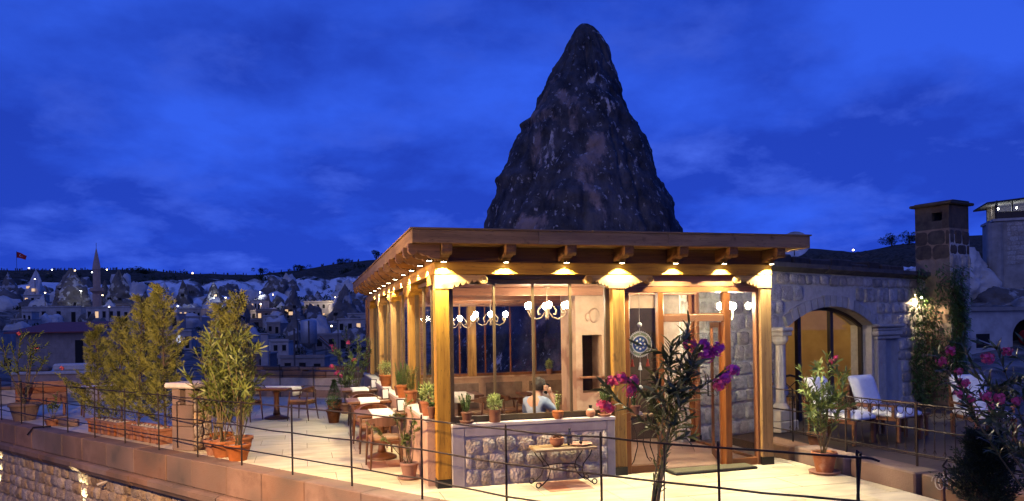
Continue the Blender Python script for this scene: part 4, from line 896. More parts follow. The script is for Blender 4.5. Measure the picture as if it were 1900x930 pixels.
def cloth(name, label, loc, rz, w, l, droop, seed, group):
    # runner laid over a table top and hanging down at both ends along local x
    r = random.Random(seed); n_, m_ = 28, 8; g = MB()
    for i in range(n_ + 1):
        u = -1 + 2 * i / n_; s_ = u * (l / 2 + droop)
        for j in range(m_ + 1):
            v = (j / m_ - .5) * w; wv = .004 * math.sin(v * 40 + seed) * (1 if abs(s_) > l / 2 else .3) + .003 * noise.noise((s_ * 6, v * 9, seed))
            if abs(s_) <= l / 2: g.v.append((s_, v, .003 + abs(wv)))
            else: k = abs(s_) - l / 2; g.v.append((math.copysign(l / 2 + .006 + min(k, .01) + wv * 2, s_), v * (1 - .04 * k / max(droop, .01)), .003 - k))
    for i in range(n_):
        for j in range(m_): a = i * (m_ + 1) + j; g.f.append((a, a + 1, a + m_ + 2, a + m_ + 1))
    o = g.build(name, 'cloth_white', None, True); o.location = loc; o.rotation_euler = (0, 0, rz)
    md = o.modifiers.new('thickness', 'SOLIDIFY'); md.thickness = .003
    return tag(o, label, 'cloth', group)
GC = 'white table runners'
cloth('table_runner', 'white runner across the nearest outdoor table', (-.47, 2.62, .757), PI / 2, .36, .83, .16, 1, GC)
cloth('table_runner', 'white runner across the middle outdoor table', (-.5, 4.85, .757), PI / 2, .36, .83, .16, 2, GC)
cloth('table_runner', 'white runner across the farthest outdoor table', (-.48, 7.55, .757), PI / 2, .36, .83, .14, 3, GC)
cloth('table_runner', 'white runner hanging off the right end of the lone table', (-2.32, 9.0, .757), math.radians(-28), .45, 1.03, .2, 4, GC)
def menu(label, loc, rz):
    t = thing('menu_stand', label, 'menu stand', loc, rz, 'menu stands on the outdoor tables')
    rot = Matrix.Rotation(math.radians(-8), 4, 'X')
    for b in ((-.07, -.055, -.006, .006, 0, .2), (.055, .07, -.006, .006, 0, .2), (-.054, .054, -.006, .006, .185, .2), (-.054, .054, -.006, .006, 0, .015)): MB().box(*b, rot).build('frame', 'black_metal', t)
    MB().box(-.054, .054, -.003, .003, .016, .184, rot).build('card', 'card', t); MB().box(-.05, .05, .0, .08, 0, .008).build('foot', 'black_metal', t)
menu('black framed menu card on the nearest outdoor table', (-.16, 2.5, .757), math.radians(12)); menu('black framed menu card on the middle outdoor table', (-.18, 4.75, .757), math.radians(10)); menu('black framed menu card on the farthest outdoor table', (-.16, 7.5, .757), math.radians(10))
for i, (x, y, lab) in enumerate(((-.28, 2.42, 'small white candle cup on the nearest outdoor table'), (-.3, 4.7, 'small white candle cup on the middle outdoor table'), (-.28, 7.42, 'small white candle cup on the farthest outdoor table'))):
    t = thing('candle_cup', lab, 'candle', (x, y, .757), 0, 'candle cups on the outdoor tables'); MB().lathe([(.025, 0), (.03, .05), (.027, .052), (.022, .01)], 12).build('cup', 'sill_stone', t, True); MB().lathe([(.02, .008), (.02, .04), (.002, .042)], 10).build('wax', 'cloth_white', t)
# red bench and small table on the far left
t = thing('panel_bench', 'red-brown wooden bench seen from behind at the far left', 'bench', (-8.15, 11.95, 0), math.radians(14))
for i in range(4): MB().cbox(-.55, .55, -.03, .03, .30 + i * .148, .30 + i * .148 + .146, .006).build('back_board', 'bench_wood', t)
for s_ in (-1, 1):
    for y in (-.04, .5): MB().cbox(s_ * .5 - .03, s_ * .5 + .03, y, y + .06, 0, .44, .006).build('leg', 'bench_wood', t)
for i in range(3): MB().cbox(-.56, .56, .04 + i * .18, .04 + i * .18 + .17, .445, .475, .006).build('seat_board', 'bench_wood', t)
t = thing('side_table', 'small wooden table with pale top beside the red bench', 'table', (-6.75, 11.6, 0), math.radians(20))
MB().cbox(-.4, .4, -.3, .3, .71, .75, .006).build('top', 'table_wood', t); MB().cbox(-.4, .4, -.3, .3, .752, .757, .001).build('table_cover', 'cloth_white', t)
for x in (-1, 1):
    for y in (-1, 1): MB().tube([(x * .36, y * .26, 0), (x * .33, y * .24, .71)], [.02, .028], 8).build('leg', 'chair_wood', t)
t = thing('long_stone_slab', 'low stone slab lying in front of the red bench', 'stone', (-7.0, 9.65, 0), math.atan2(LU.y, LU.x)); MB().cbox(-.5, .5, -.12, .14, 0, .16, .02).build('slab', 'coping_stone', t); MB().cbox(-.5, -.1, -.1, .12, .162, .2, .015).build('top_piece', 'coping_stone', t)

# gate pillar behind the railing
pc = line(6.28, .42); t = thing('stone_pillar', 'square stone pillar with a slab cap behind the railing', 'pillar', pc, math.atan2(LU.y, LU.x) + .25)
MB().cbox(-.26, .26, -.22, .22, 0, .42, .015).build('block', 'coping_stone', t); MB().cbox(-.255, .25, -.225, .22, .424, .8, .015).build('block', 'coping_stone', t)
MB().cbox(-.25, -.06, -.22, .22, .804, 1.1, .015).build('block', 'coping_stone', t); MB().cbox(.08, .26, -.22, .22, .804, 1.1, .015).build('block', 'coping_stone', t); MB().cbox(-.059, .079, -.1, .2, .804, 1.1, .01).build('block', 'soot_stone', t)
MB().cbox(-.34, .36, -.31, .3, 1.104, 1.2, .025).build('cap_slab', 'sill_stone', t)
rubble(t, (.262, -.2, 0), (0, 1), .4, .02, .95, (.2, .28), (.2, .3), 'rubble', depth=.04, seed=41)
MB().tube([(-.04, -.24, .88), (-.1, -.24, .86), (-.1, -.24, .05)], .008, 6).build('cable', 'iron', t)

# iron console table under the front window with bowl, bottle and dish
t = thing('console_table', 'small scrolled iron table with plank top under the front window', 'table', (1.62, -.30, 0))
for i in range(3): MB().cbox(-.42 + rr.uniform(-.01, .01), .42 + rr.uniform(-.01, .01), -.19 + i * .127, -.19 + i * .127 + .125, .475, .51, .006).build('top_board', 'old_plank', t)
for sx in (-1, 1):
    for sy in (-1, 1):
        pts = [(sx * .36, sy * .15, .474), (sx * .33, sy * .15, .40), (sx * .24, sy * .14, .29), (sx * .22, sy * .14, .22), (sx * .25, sy * .145, .12), (sx * .33, sy * .15, .05), (sx * .385, sy * .155, .012)]
        pts += [(sx * (.385 + .035 * math.sin(a)), sy * .155, .047 - .035 * math.cos(a)) for a in (.6, 1.3, 2.1, 2.9, 3.7, 4.5)] + [(sx * .365, sy * .155, .035)]
        MB().tube(pts, .0075, 6).build('leg', 'iron', t, True)
for sy in (-1, 1): MB().tube([(-.225, sy * .14, .24), (0, sy * .14, .26), (.225, sy * .14, .24)], .006, 6).build('brace', 'iron', t)
for sx in (-1, 1): MB().tube([(sx * .225, -.14, .24), (sx * .225, .14, .24)], .006, 6).build('brace', 'iron', t)
t = thing('clay_bowl', 'round terracotta bowl with dark plant on the iron table', 'bowl', (1.55, -.28, .512))
MB().lathe([(.05, 0), (.085, .03), (.098, .07), (.092, .105), (.10, .112), (.09, .115), (.08, .09)], 20).build('bowl', 'terracotta', t, True); MB().lathe([(.001, .1), (.082, .1)], 16).build('soil', 'soil', t)
g = MB(); r = random.Random(4)
for k in range(60): a = r.uniform(0, 6.28); b = Vector((r.uniform(0, .07) * math.cos(a), r.uniform(0, .07) * math.sin(a), .10 + r.uniform(0, .03))); g.leaf(b, Vector((math.cos(a) * r.uniform(.2, 1), math.sin(a) * r.uniform(.2, 1), r.uniform(.3, 1))), r.uniform(.03, .055), .016, Vector((0, 0, 1)))
g.build('foliage', 'dark_clay', t)
t = thing('dark_bottle', 'dark glass bottle standing on the iron table', 'bottle', (1.735, -.27, .512)); MB().lathe([(.033, 0), (.035, .01), (.035, .12), (.02, .16), (.013, .175), (.013, .21)], 14).build('body', 'bottle', t, True); MB().lathe([(.015, .205), (.015, .225)], 10).build('cap', 'black_metal', t); MB().lathe([(.0355, .035), (.0355, .10)], 14, cap=False).build('paper_band', 'slate', t)
t = thing('clay_dish', 'wide flat terracotta dish on the iron table', 'dish', (1.87, -.3, .512)); MB().lathe([(.10, 0), (.15, .012), (.165, .026), (.158, .027), (.1, .012), (.001, .01)], 24).build('dish', 'terracotta', t, True); MB().ico((.02, .03, .03), .025, 1, .2).build('pebble', 'soil', t)
t = thing('door_mat', 'brown fibre mat in a flat metal tray at the open door', 'mat', (3.93, -.1, 0), math.radians(2)); MB().cbox(-.66, .66, -.17, .17, .003, .035, .006).build('tray', 'black_metal', t); MB().box(-.645, .645, -.155, .155, .0352, .042).build('mat', 'mat_fibre', t)

# ================================================================= INTERIOR THINGS
def chandelier(label, loc, n_arm, R_, bm_='chandelier_bulb'):
    t = thing('chandelier', label, 'chandelier', loc, 0, 'scrolled chandeliers')
    top = 2.738 - loc[2]
    MB().tube([(0, 0, top), (0, 0, .16)], .008, 6).build('chain', 'chandelier_metal', t); MB().lathe([(.06, top - .03), (.05, top)], 12).build('rose', 'chandelier_metal', t)
    MB().lathe([(.012, -.12), (.03, -.1), (.018, -.06), (.03, 0), (.016, .06), (.022, .12), (.01, .18)], 12).build('stem', 'chandelier_metal', t, True)
    for k in range(n_arm):
        a = 2 * PI * k / n_arm + .3; c, s_ = math.cos(a), math.sin(a)
        pts = [(.02, .02), (R_ * .3, -.09), (R_ * .6, -.12), (R_ * .88, -.07), (R_, .01), (R_ * .95, .05), (R_ * .84, .03), (R_ * .83, -.02), (R_ * .9, -.03)]
        ar = MB().tube([(u * c, u * s_, z) for u, z in pts], .008, 5).build('arm', 'chandelier_metal', t, True)
        MB().tube([(u * c, u * s_, z) for u, z in ((.02, .10), (R_ * .25, .12), (R_ * .5, .02), (R_ * .45, -.05), (R_ * .36, -.03))], .006, 5).build('scroll', 'chandelier_metal', ar)
        MB().lathe([(.03, .03), (.035, .045), (.012, .05)], 10, (R_ * c, R_ * s_, 0)).build('drip_cup', 'chandelier_metal', ar)
        MB().lathe([(.02, .05), (.04, .07), (.047, .10), (.04, .135), (.006, .155)], 10, (R_ * c, R_ * s_, 0)).build('bulb', bm_, ar, True)
chandelier('big chandelier glowing behind the front window centre', (2.07, 1.65, 2.33), 6, .34)
chandelier('middle chandelier behind the left front window pane', (1.92, 4.81, 2.25), 6, .34)
chandelier('farthest chandelier at the left edge of the front window', (1.72, 6.9, 2.2), 6, .34)
chandelier('chandelier near the stone wall behind the right door sidelight', (4.74, .72, 2.27), 3, .12, 'entry_bulb')
T5 = dup(T1, (1.35, 5.2, .008), 0, 'indoor table at the left seen through the front window'); T6 = dup(T1, (2.9, 4.7, .008), .0, 'indoor table behind the seated person'); T7 = dup(T1, (2.15, 1.05, .008), 0, 'indoor table in front of the seated person')
dup(C1, (1.62, 4.35, .008), .5, 'indoor armchair at the left table seen through the front window'); dup(C1, (2.45, 3.75, .008), -.9, 'indoor armchair left of the seated person'); dup(C1, (2.2, 4.5, .008), -1.4, 'indoor armchair behind the one left of the seated person')
cloth('table_runner', 'white runner on the indoor table behind the seated person', (2.9, 4.7, .765), PI / 2, .36, .83, .18, 8, GC); cloth('table_runner', 'white runner on the left indoor table', (1.35, 5.2, .765), PI / 2, .4, .83, .15, 9, GC)
dup(C1, (1.62, .82, .008), math.radians(-65), 'indoor armchair that the person sits on')
# open magazine on the inner window ledge
t = thing('open_magazine', 'open white magazine lying inside behind the front window', 'magazine', (1.05, .3, SF + .01), .2)
part(MB().box(PW + .02, 2.68 - PW - .02, .24, .42, SF - .05, SF), 'inner_ledge', 'stucco')
for s_ in (-1, 1):
    g = MB(); 
    for i in range(6):
        u = i / 5; g.v += [(s_ * u * .13, -.09, .012 + .02 * math.sin(u * 2.6)), (s_ * u * .13, .09, .012 + .02 * math.sin(u * 2.6))]
    for i in range(5): g.f.append((2 * i, 2 * i + 1, 2 * i + 3, 2 * i + 2))
    o = g.build('page', 'card', t); md = o.modifiers.new('thickness', 'SOLIDIFY'); md.thickness = .008
# round beaded wall hanging in the left sidelight
t = thing('beaded_hanging', 'round blue beaded hanging with tassels behind the left sidelight glass', 'ornament', (3.0, .22, 1.82))
def disc(g, r0, r1, n_=36, y=0): g.add([(r0 * math.cos(2 * PI * k / n_), y, r0 * math.sin(2 * PI * k / n_)) for k in range(n_)] + [(r1 * math.cos(2 * PI * k / n_), y, r1 * math.sin(2 * PI * k / n_)) for k in range(n_)], [(k, (k + 1) % n_, n_ + (k + 1) % n_, n_ + k) for k in range(n_)]); return g
for r0, r1, m_, y in ((.001, .115, 'bead_blue', -.004), (.115, .132, 'tassel_white', -.008), (.132, .17, 'bead_green', -.004), (.17, .183, 'tassel_white', -.008)):
    o = disc(MB(), r0, r1, 40, y).build('ring', m_, t); o.modifiers.new('thickness', 'SOLIDIFY').thickness = .008
g = MB()
for k in range(40): a = 2 * PI * k / 40; g.ico((.188 * math.cos(a), -.006, .188 * math.sin(a)), .007, 1)
for k in range(8):
    a = 2 * PI * k / 8; g.ico((.07 * math.cos(a), -.014, .07 * math.sin(a)), .018, 1, 0, (1, .3, 1)); g.ico((.15 * math.cos(a), -.014, .15 * math.sin(a)), .011, 1)
g.ico((0, -.014, 0), .024, 1, 0, (1, .3, 1)); g.build('beads', 'tassel_white', t)
MB().tube([(0, 0, .19), (0, 0, .74)], .004, 5).build('cord', 'rope', t); MB().ico((0, 0, .28), .035, 2, .05).build('cotton_ball', 'tassel_white', t)
for x, z, m_ in ((-.12, -.25, 'tassel_red'), (.12, -.25, 'tassel_red'), (0, -.3, 'tassel_white')):
    ts = MB().lathe([(.008, .04), (.014, .02), (.012, .0), (.03, -.07)], 10, (x, 0, z)).build('tassel', m_, t); MB().tube([(x, 0, z + .04), (x * .9, 0, z + .12)], .003, 4).build('thread', 'rope', ts)
MB().ico((0, 0, -.62), .032, 2, .05).build('cotton_ball', 'tassel_white', t); MB().tube([(0, 0, -.3), (0, 0, -.7)], .003, 4).build('cord', 'rope', t)
t = thing('entry_console', 'scrolled iron side table inside the left sidelight', 'table', (3.12, .62, 0.008)); MB().cbox(-.2, .3, -.16, .16, .72, .75, .006).build('top', 'old_plank', t)
for sx in (-1, 1):
    for sy in (-1, 1): MB().tube([(.05 + sx * .2, sy * .13, .72), (.05 + sx * .12, sy * .12, .5), (.05 + sx * .1, sy * .12, .3), (.05 + sx * .17, sy * .13, .08), (.05 + sx * .22, sy * .13, .012), (.05 + sx * .25, sy * .13, .05), (.05 + sx * .21, sy * .13, .07)], .008, 6).build('leg', 'iron', t, True)
t = thing('folded_cloth', 'folded pale cloth on the entry console table', 'cloth', (3.08, .6, .76)); MB().cbox(-.1, .1, -.08, .08, 0, .025, .008).build('fold', 'cloth_white', t); MB().cbox(-.08, .09, -.07, .07, .026, .05, .01).build('fold', 'tassel_white', t)
# brown jamb against the stone wall
part(MB().cbox(4.9, 5.12, 2.28, 2.42, .12, 2.73, .01), 'inner_jamb', 'frame_z'); part(MB().box(4.895, 5.125, 2.275, 2.425, 0.008, .118), 'post_shoe', 'black_metal')

# seated person with phone
def person():
    t = thing('person', 'dark-haired person in a pale blue shirt holding a phone to the ear behind the window', 'person', (1.62, .84, 0), math.radians(-58))
    # local +y is the way the person faces
    def skin(name, verts, edges, m_, root=0, sub=2, parent=t):
        me = bpy.data.meshes.new(name); me.from_pydata([v[:3] for v in verts], edges, []); me.materials.append(M[m_]); o = link(name, me, parent)
        md = o.modifiers.new('skin', 'SKIN'); md.use_smooth_shade = True; md.use_x_symmetry = False
        for i, v in enumerate(verts): sv = me.skin_vertices[0].data[i]; sv.radius = (v[3], v[4] if len(v) > 4 else v[3]); sv.use_root = (i == root)
        s_ = o.modifiers.new('subdivision', 'SUBSURF'); s_.levels = sub; s_.render_levels = sub; return o
    # body: pelvis, spine, neck, head, legs, arms
    B = [(0, 0, .53, .15, .12), (0, -.02, .72, .14, .10), (0, -.02, .90, .16, .105), (0, .0, 1.01, .12, .09), (0, .03, 1.08, .055), (0, .06, 1.15, .06), (0, .075, 1.22, .085, .095), (0, .08, 1.29, .06, .07),
         (-.09, .05, .53, .09), (-.11, .42, .52, .065), (-.11, .40, .28, .05), (-.11, .40, .07, .04), (-.11, .50, .045, .035),
         (.09, .05, .53, .09), (.11, .42, .52, .065), (.11, .40, .28, .05), (.11, .40, .07, .04), (.11, .50, .045, .035),
         (-.17, 0, 1.0, .06), (-.25, .04, .80, .045), (-.15, .26, .78, .035), (-.06, .33, .78, .028),
         (.17, 0, 1.0, .06), (.25, .15, .84, .045), (.185, .165, 1.05, .036), (.15, .125, 1.14, .030)]
    E_ = [(0, 1), (1, 2), (2, 3), (3, 4), (4, 5), (5, 6), (6, 7), (0, 8), (8, 9), (9, 10), (10, 11), (11, 12), (0, 13), (13, 14), (14, 15), (15, 16), (16, 17), (3, 18), (18, 19), (19, 20), (20, 21), (3, 22), (22, 23), (23, 24), (24, 25)]
    skin('body', B, E_, 'skin')
    Sh = [(0, 0, .58, .165, .135), (0, -.02, .74, .155, .12), (0, -.02, .90, .175, .125), (0, .0, 1.015, .13, .10), (0, .02, 1.07, .07), (-.175, 0, 1.0, .075), (-.26, .04, .80, .06), (-.2, .16, .785, .055), (.175, 0, 1.0, .075), (.26, .15, .84, .062), (.245, .155, .89, .056)]
    skin('shirt', Sh, [(0, 1), (1, 2), (2, 3), (3, 4), (3, 5), (5, 6), (6, 7), (3, 8), (8, 9), (9, 10)], 'shirt')
    Tr = [(0, 0, .52, .17, .14), (-.09, .05, .53, .105), (-.11, .42, .52, .08), (-.11, .40, .28, .065), (-.11, .40, .10, .055), (.09, .05, .53, .105), (.11, .42, .52, .08), (.11, .40, .28, .065), (.11, .40, .10, .055)]
    skin('trousers', Tr, [(0, 1), (1, 2), (2, 3), (3, 4), (0, 5), (5, 6), (6, 7), (7, 8)], 'trousers')
    # hair cap: back and top of the head with an uneven hem
    g = MB(); bm = bmesh.new(); bmesh.ops.create_icosphere(bm, subdivisions=4, radius=1); vs_ = []
    for v in bm.verts:
        n_ = noise.noise(v.co * 5) * .06 + noise.noise(v.co * 14) * .03; vs_.append(Vector((v.co.x * .098, v.co.y * .112 + .062, v.co.z * .118 + 1.235)) + v.co * n_ * .25)
    keep = [f for f in bm.faces if not (f.calc_center_median().y > .35 and f.calc_center_median().z < .45) and f.calc_center_median().z > -.62 + .35 * max(0, f.calc_center_median().y)]
    g.add(vs_, [tuple(v.index for v in f.verts) for f in keep]); bm.free(); g.build('hair', 'hair', t, True)
    g = MB()
    for s_ in (-1, 1): g.ico((s_ * .093, .085, 1.205), .03, 2, .05, (.4, .7, 1.1))
    g.build('ear', 'skin', t, True); MB().ico((0, .178, 1.19), .018, 2, 0, (.8, 1.3, 1.3)).build('nose', 'skin', t, True)
    g = MB(); g.ico((-.033, .158, 1.215), .012, 2); g.ico((.033, .158, 1.215), .012, 2); g.build('eyes', 'card', t, True); MB().ico((0, .165, 1.15), .02, 2, 0, (1.3, .5, .35)).build('mouth', 'flower_coral', t, True)
    # right hand: palm and five fingers closed round the phone
    g = MB(); g.tube([(.15, .12, 1.12), (.148, .118, 1.16), (.146, .115, 1.20)], [.028, .034, .03], 8)
    for k, (dz, ln) in enumerate(((.0, .06), (.022, .068), (.044, .066), (.064, .055))): z = 1.145 + dz; g.tube([(.15, .10, z + .01), (.148, .07, z + .018), (.13, .045, z + .02), (.108, .042, z + .018)], [.010, .010, .009, .007], 7)
    g.tube([(.142, .135, 1.15), (.128, .155, 1.17), (.112, .16, 1.20)], [.012, .011, .008], 7); g.build('hand', 'skin', t, True)
    mxt = Matrix.Translation((1.62, .84, 0)) @ Matrix.Rotation(math.radians(-58), 4, 'Z')
    p = mxt @ Vector((.118, .10, 1.18)); ph = MB().cbox(-.005, .005, -.036, .036, -.075, .075, .003).build('mobile_phone', 'phone'); ph.location = p; ph.rotation_euler = (math.radians(-22), math.radians(5), math.radians(-58))
    tag(ph, 'dark teal mobile phone held to the ear of the seated person', 'phone')
person()

# ================================================================= PLANTS
def pot(t, r, h, m='terracotta', z=0.0, saucer=False, fill='soil', shape='cone'):
    if saucer:
        MB().lathe([(r * .95, z), (r * 1.25, z + .02), (r * 1.28, z + .04), (r * 1.2, z + .042), (r * .9, z + .02)], 22).build('saucer', m, t, True); z += .022
    if shape == 'cone': pf = [(r * .68, z), (r * .93, z + h * .78), (r * .95, z + h * .8), (r * 1.04, z + h * .81), (r * 1.06, z + h * .98), (r * 1.0, z + h), (r * .92, z + h), (r * .88, z + h * .85)]
    elif shape == 'round': pf = [(r * .55, z), (r * .85, z + h * .25), (r * 1.0, z + h * .6), (r * .95, z + h * .8), (r * 1.02, z + h * .83), (r * 1.02, z + h), (r * .9, z + h), (r * .86, z + h * .85)]
    else: pf = [(r * .93, z), (r * .97, z + h * .1), (r, z + h * .9), (r * 1.04, z + h * .93), (r * 1.03, z + h), (r * .92, z + h), (r * .9, z + h * .88)]
    MB().lathe(pf, 24, cap=False).build('pot', m, t, True)
    MB().lathe([(.001, z + h * .9), (r * .9, z + h * .89)], 18, cap=False).build('soil', fill, t)
    return z + h * .9
def curve(b, e, bow, n=9):
    b, e, bow = Vector(b), Vector(e), Vector(bow); return [b.lerp(e, i / (n - 1)) + bow * math.sin(i / (n - 1) * PI) for i in range(n)]
def whorls(gl, path, u0, n, ll, lw, r, spread=.75, cnt=3, droop=.2):
    m_ = len(path) - 1
    for i in range(n):
        u = u0 + (1 - u0) * (i + r.uniform(-.3, .3)) / max(n - 1, 1); u = min(max(u, 0), 1); k = min(int(u * m_), m_ - 1); f = u * m_ - k
        p = path[k].lerp(path[k + 1], f); d = (path[k + 1] - path[k]).normalized(); a = d.orthogonal().normalized(); b = d.cross(a); ph = r.uniform(0, 6.28)
        for j in range(cnt):
            th = ph + 2 * PI * j / cnt + r.uniform(-.3, .3); o = a * math.cos(th) + b * math.sin(th); sp = spread * r.uniform(.6, 1.3) * (1 if u < .93 else .55)
            gl.lance(p, d + o * sp + Vector((0, 0, r.uniform(-.1, .15))), ll * r.uniform(.7, 1.15), lw * r.uniform(.8, 1.2), d, droop * r.uniform(.2, 1.6))
def flower_cluster(t, c, R_, m_, r, n=38):
    g = MB(); c = Vector(c)
    for k in range(n):
        v = Vector((r.gauss(0, 1), r.gauss(0, 1), r.gauss(0, .9))).normalized(); p = c + v * R_ * r.uniform(.3, .9); a = v.orthogonal().normalized(); b = v.cross(a); ph = r.uniform(0, 6)
        for j in range(5):
            th = ph + j * 2 * PI / 5; o = a * math.cos(th) + b * math.sin(th); s_ = o.cross(v); L_ = R_ * r.uniform(.24, .38)
            g.add([p, p + o * L_ * .6 + s_ * L_ * .42 + v * L_ * .25, p + o * L_ + v * L_ * r.uniform(.05, .3), p + o * L_ * .6 - s_ * L_ * .42 + v * L_ * .25], [(0, 1, 2, 3)])
    return g.build('flower_cluster', m_, t)
def oleander(name, label, base, stems, flowers, leafm, seed, ll=.13, lw=.024, nw=14, potr=None, fm='flower_pink', u0=.35, pot_kw=None, droop=.25, sr=.010, group=None, fr=.055, cat='plant', via=None):
    r = random.Random(seed); t = thing(name, label, cat, base, 0, group); z0 = 0
    if potr: z0 = pot(t, *potr, **(pot_kw or {}))
    gs = MB(); gl = MB(); B = Vector(base)
    for e in stems:
        e = Vector(e) - B; b = Vector((r.uniform(-.04, .04), r.uniform(-.04, .04), z0)); L_ = (e - b).length
        path = curve(b, e, (r.uniform(-.07, .07) * L_, r.uniform(-.07, .07) * L_, r.uniform(0, .06) * L_))
        if via:
            q = Vector(via) - B + Vector((r.uniform(-.05, .05), r.uniform(-.05, .05), r.uniform(-.25, .2))); p1 = curve(b, q, (r.uniform(-.02, .02), r.uniform(-.02, .02), 0), 5); p2 = curve(q, e, (r.uniform(-.05, .05), r.uniform(-.05, .05), .06), 5); path = p1[:-1] + p2
            whorls(gl, path[:5], .25, 5, ll * .5, lw * .7, r, droop=.1)
        gs.tube(path, [sr * (1 - .7 * i / 8) for i in range(9)], 6)
        whorls(gl, path, u0, nw, ll, lw, r, droop=droop)
        for q in range(2):
            k = r.randrange(4, 8); tip = path[k] + Vector((r.uniform(-1, 1), r.uniform(-1, 1), r.uniform(.2, 1))).normalized() * L_ * r.uniform(.12, .25); p2 = curve(path[k], tip, (0, 0, .02), 5); gs.tube(p2, [sr * .4, sr * .35, sr * .3, sr * .25, sr * .2], 5); whorls(gl, p2, .2, max(nw // 2, 4), ll, lw, r, droop=droop)
    gs.build('stem', 'stem', t, True); gl.build('foliage', leafm, t)
    for c in flowers:
        m_ = fm
        if len(c) > 3: m_ = c[3]
        flower_cluster(t, Vector(c[:3]) - B, fr * r.uniform(.8, 1.25), m_, r)
    return t
# centre foreground oleander, inside the railing, pot below the picture
oleander('oleander_shrub', 'tall dark oleander with magenta flowers in front of the pavilion door', (1.62, -2.98, 0),
         [(2.38, -2.37, 2.08), (1.58, -1.94, 1.36), (2.71, -2.57, 1.58), (2.23, -2.23, 1.86), (2.15, -2.0, 1.51), (2.42, -2.5, 1.8), (1.94, -1.94, 1.42), (2.3, -2.45, 1.62), (2.5, -2.3, 1.72)],
         [(2.35, -2.42, 1.88, 'flower_pink'), (2.49, -2.51, 1.88, 'flower_magenta'), (2.60, -2.58, 1.83, 'flower_magenta'), (2.51, -2.51, 1.77, 'flower_magenta'), (2.67, -2.61, 1.53, 'flower_magenta'), (2.75, -2.63, 1.60, 'flower_magenta'), (2.62, -2.59, 1.45, 'flower_pink'), (1.64, -1.96, 1.48, 'flower_pink'), (1.73, -1.99, 1.51, 'flower_pink'), (1.92, -1.93, 1.46, 'flower_pink'), (1.88, -1.93, 1.36, 'flower_pink'), (1.54, -1.93, 1.22, 'flower_pink'), (1.61, -1.95, 1.19, 'flower_pink')],
         'leaf_dark', 3, ll=.20, lw=.032, nw=11, potr=(.2, .28), u0=.56, droop=.45, fr=.085, cat='shrub', via=(2.06, -2.42, 1.05))
oleander('oleander_shrub', 'dark oleander with pink flowers at the right edge of the picture', (4.6, -4.72, 0),
         [(3.71, -4.4, 1.76), (4.0, -4.37, 1.86), (4.1, -4.61, 1.83), (4.25, -4.74, 1.9), (3.8, -4.53, 1.45), (3.96, -4.67, 1.38), (4.12, -4.81, 1.55), (4.3, -4.7, 1.6), (4.05, -4.5, 1.65)],
         [(3.72, -4.4, 1.74), (3.86, -4.44, 1.65), (3.9, -4.45, 1.54), (3.78, -4.52, 1.46), (3.87, -4.54, 1.42), (3.92, -4.66, 1.45), (3.95, -4.67, 1.36), (4.03, -4.69, 1.43), (4.08, -4.8, 1.42), (4.18, -4.63, 1.83), (4.02, -4.59, 1.77), (3.8, -4.42, 1.83)],
         'leaf_dark', 4, ll=.15, lw=.024, nw=10, potr=(.2, .3), u0=.5, droop=.35, fr=.05, cat='shrub')
oleander('potted_oleander', 'tall green oleander in a terracotta pot with saucer by the kerb', (5.27, -.82, 0),
         [(5.27 + dx, -.82 + dy, z) for dx, dy, z in ((-.28, .1, 1.45), (-.1, -.05, 1.5), (.12, .05, 1.58), (.3, -.1, 1.35), (.42, .1, 1.28), (-.36, -.1, 1.2), (0, .2, 1.35), (.2, -.2, 1.4), (-.15, -.2, 1.15))],
         [(5.46, -.85, 1.6), (5.40, -.86, 1.55)], 'leaf_oleander', 6, ll=.15, lw=.027, nw=13, potr=(.165, .28), u0=.28, pot_kw=dict(saucer=True), fr=.05, sr=.009)
for i, (k, off, h, seed, lab) in enumerate(((6.98, .34, 1.45, 31, 'left of three terracotta pots right of the stone pillar'), (7.2, .3, 1.95, 32, 'bushy oleander in the middle pot right of the stone pillar'), (7.62, .24, 1.85, 33, 'oleander leaning right in the third pot right of the stone pillar'))):
    b = line(k, off)
    oleander('potted_oleander', lab if i else 'oleander in the left of three pots right of the stone pillar', b,
             [(b.x + math.cos(a) * rad, b.y + math.sin(a) * rad, h * f) for a, rad, f in ((.2, .25, 1.0), (1.5, .3, .93), (3.0, .4, .9), (4.2, .3, 1.0), (5.3, .28, .84), (2.2, .15, 1.1), (.9, .4, .72), (5.9, .12, 1.05))],
             [], 'leaf_olive', seed, ll=.21, lw=.028, nw=11, potr=(.2, .27), u0=.3, droop=.3, pot_kw=dict(fill='pebbles'))
b = line(.35, .35)
oleander('potted_oleander', 'oleander with few red flowers in a pale pot at the left picture edge', b, [(b.x + dx, b.y + dy, z) for dx, dy, z in ((-.45, 0, 1.9), (-.1, .2, 2.1), (.25, 0, 1.75), (.5, .1, 1.55), (-.2, -.2, 1.8), (.3, -.2, 2.0), (-.5, -.1, 1.5), (.1, .1, 1.95))],
         [(b.x - .1, b.y, 2.12, 'flower_coral'), (b.x + .28, b.y, 1.75, 'flower_coral'), (b.x + .85, b.y - .1, 1.25, 'flower_coral')], 'leaf_olive', 8, ll=.17, lw=.03, nw=9, potr=(.34, .42, 'coping_stone'), u0=.58, sr=.016, pot_kw=dict(fill='pebbles'), fr=.06)
b = line(1.75, .3)
oleander('potted_shrub', 'small wispy shrub in a low clay pot behind the railing on the left', b, [(b.x + dx, b.y + dy, z) for dx, dy, z in ((-.12, 0, .6), (.1, .05, .75), (.02, -.1, .55), (.15, .1, .5))], [], 'leaf_olive', 9, ll=.06, lw=.022, nw=12, potr=(.17, .16), sr=.006)
b = Vector((-.42, 10.1, 0))
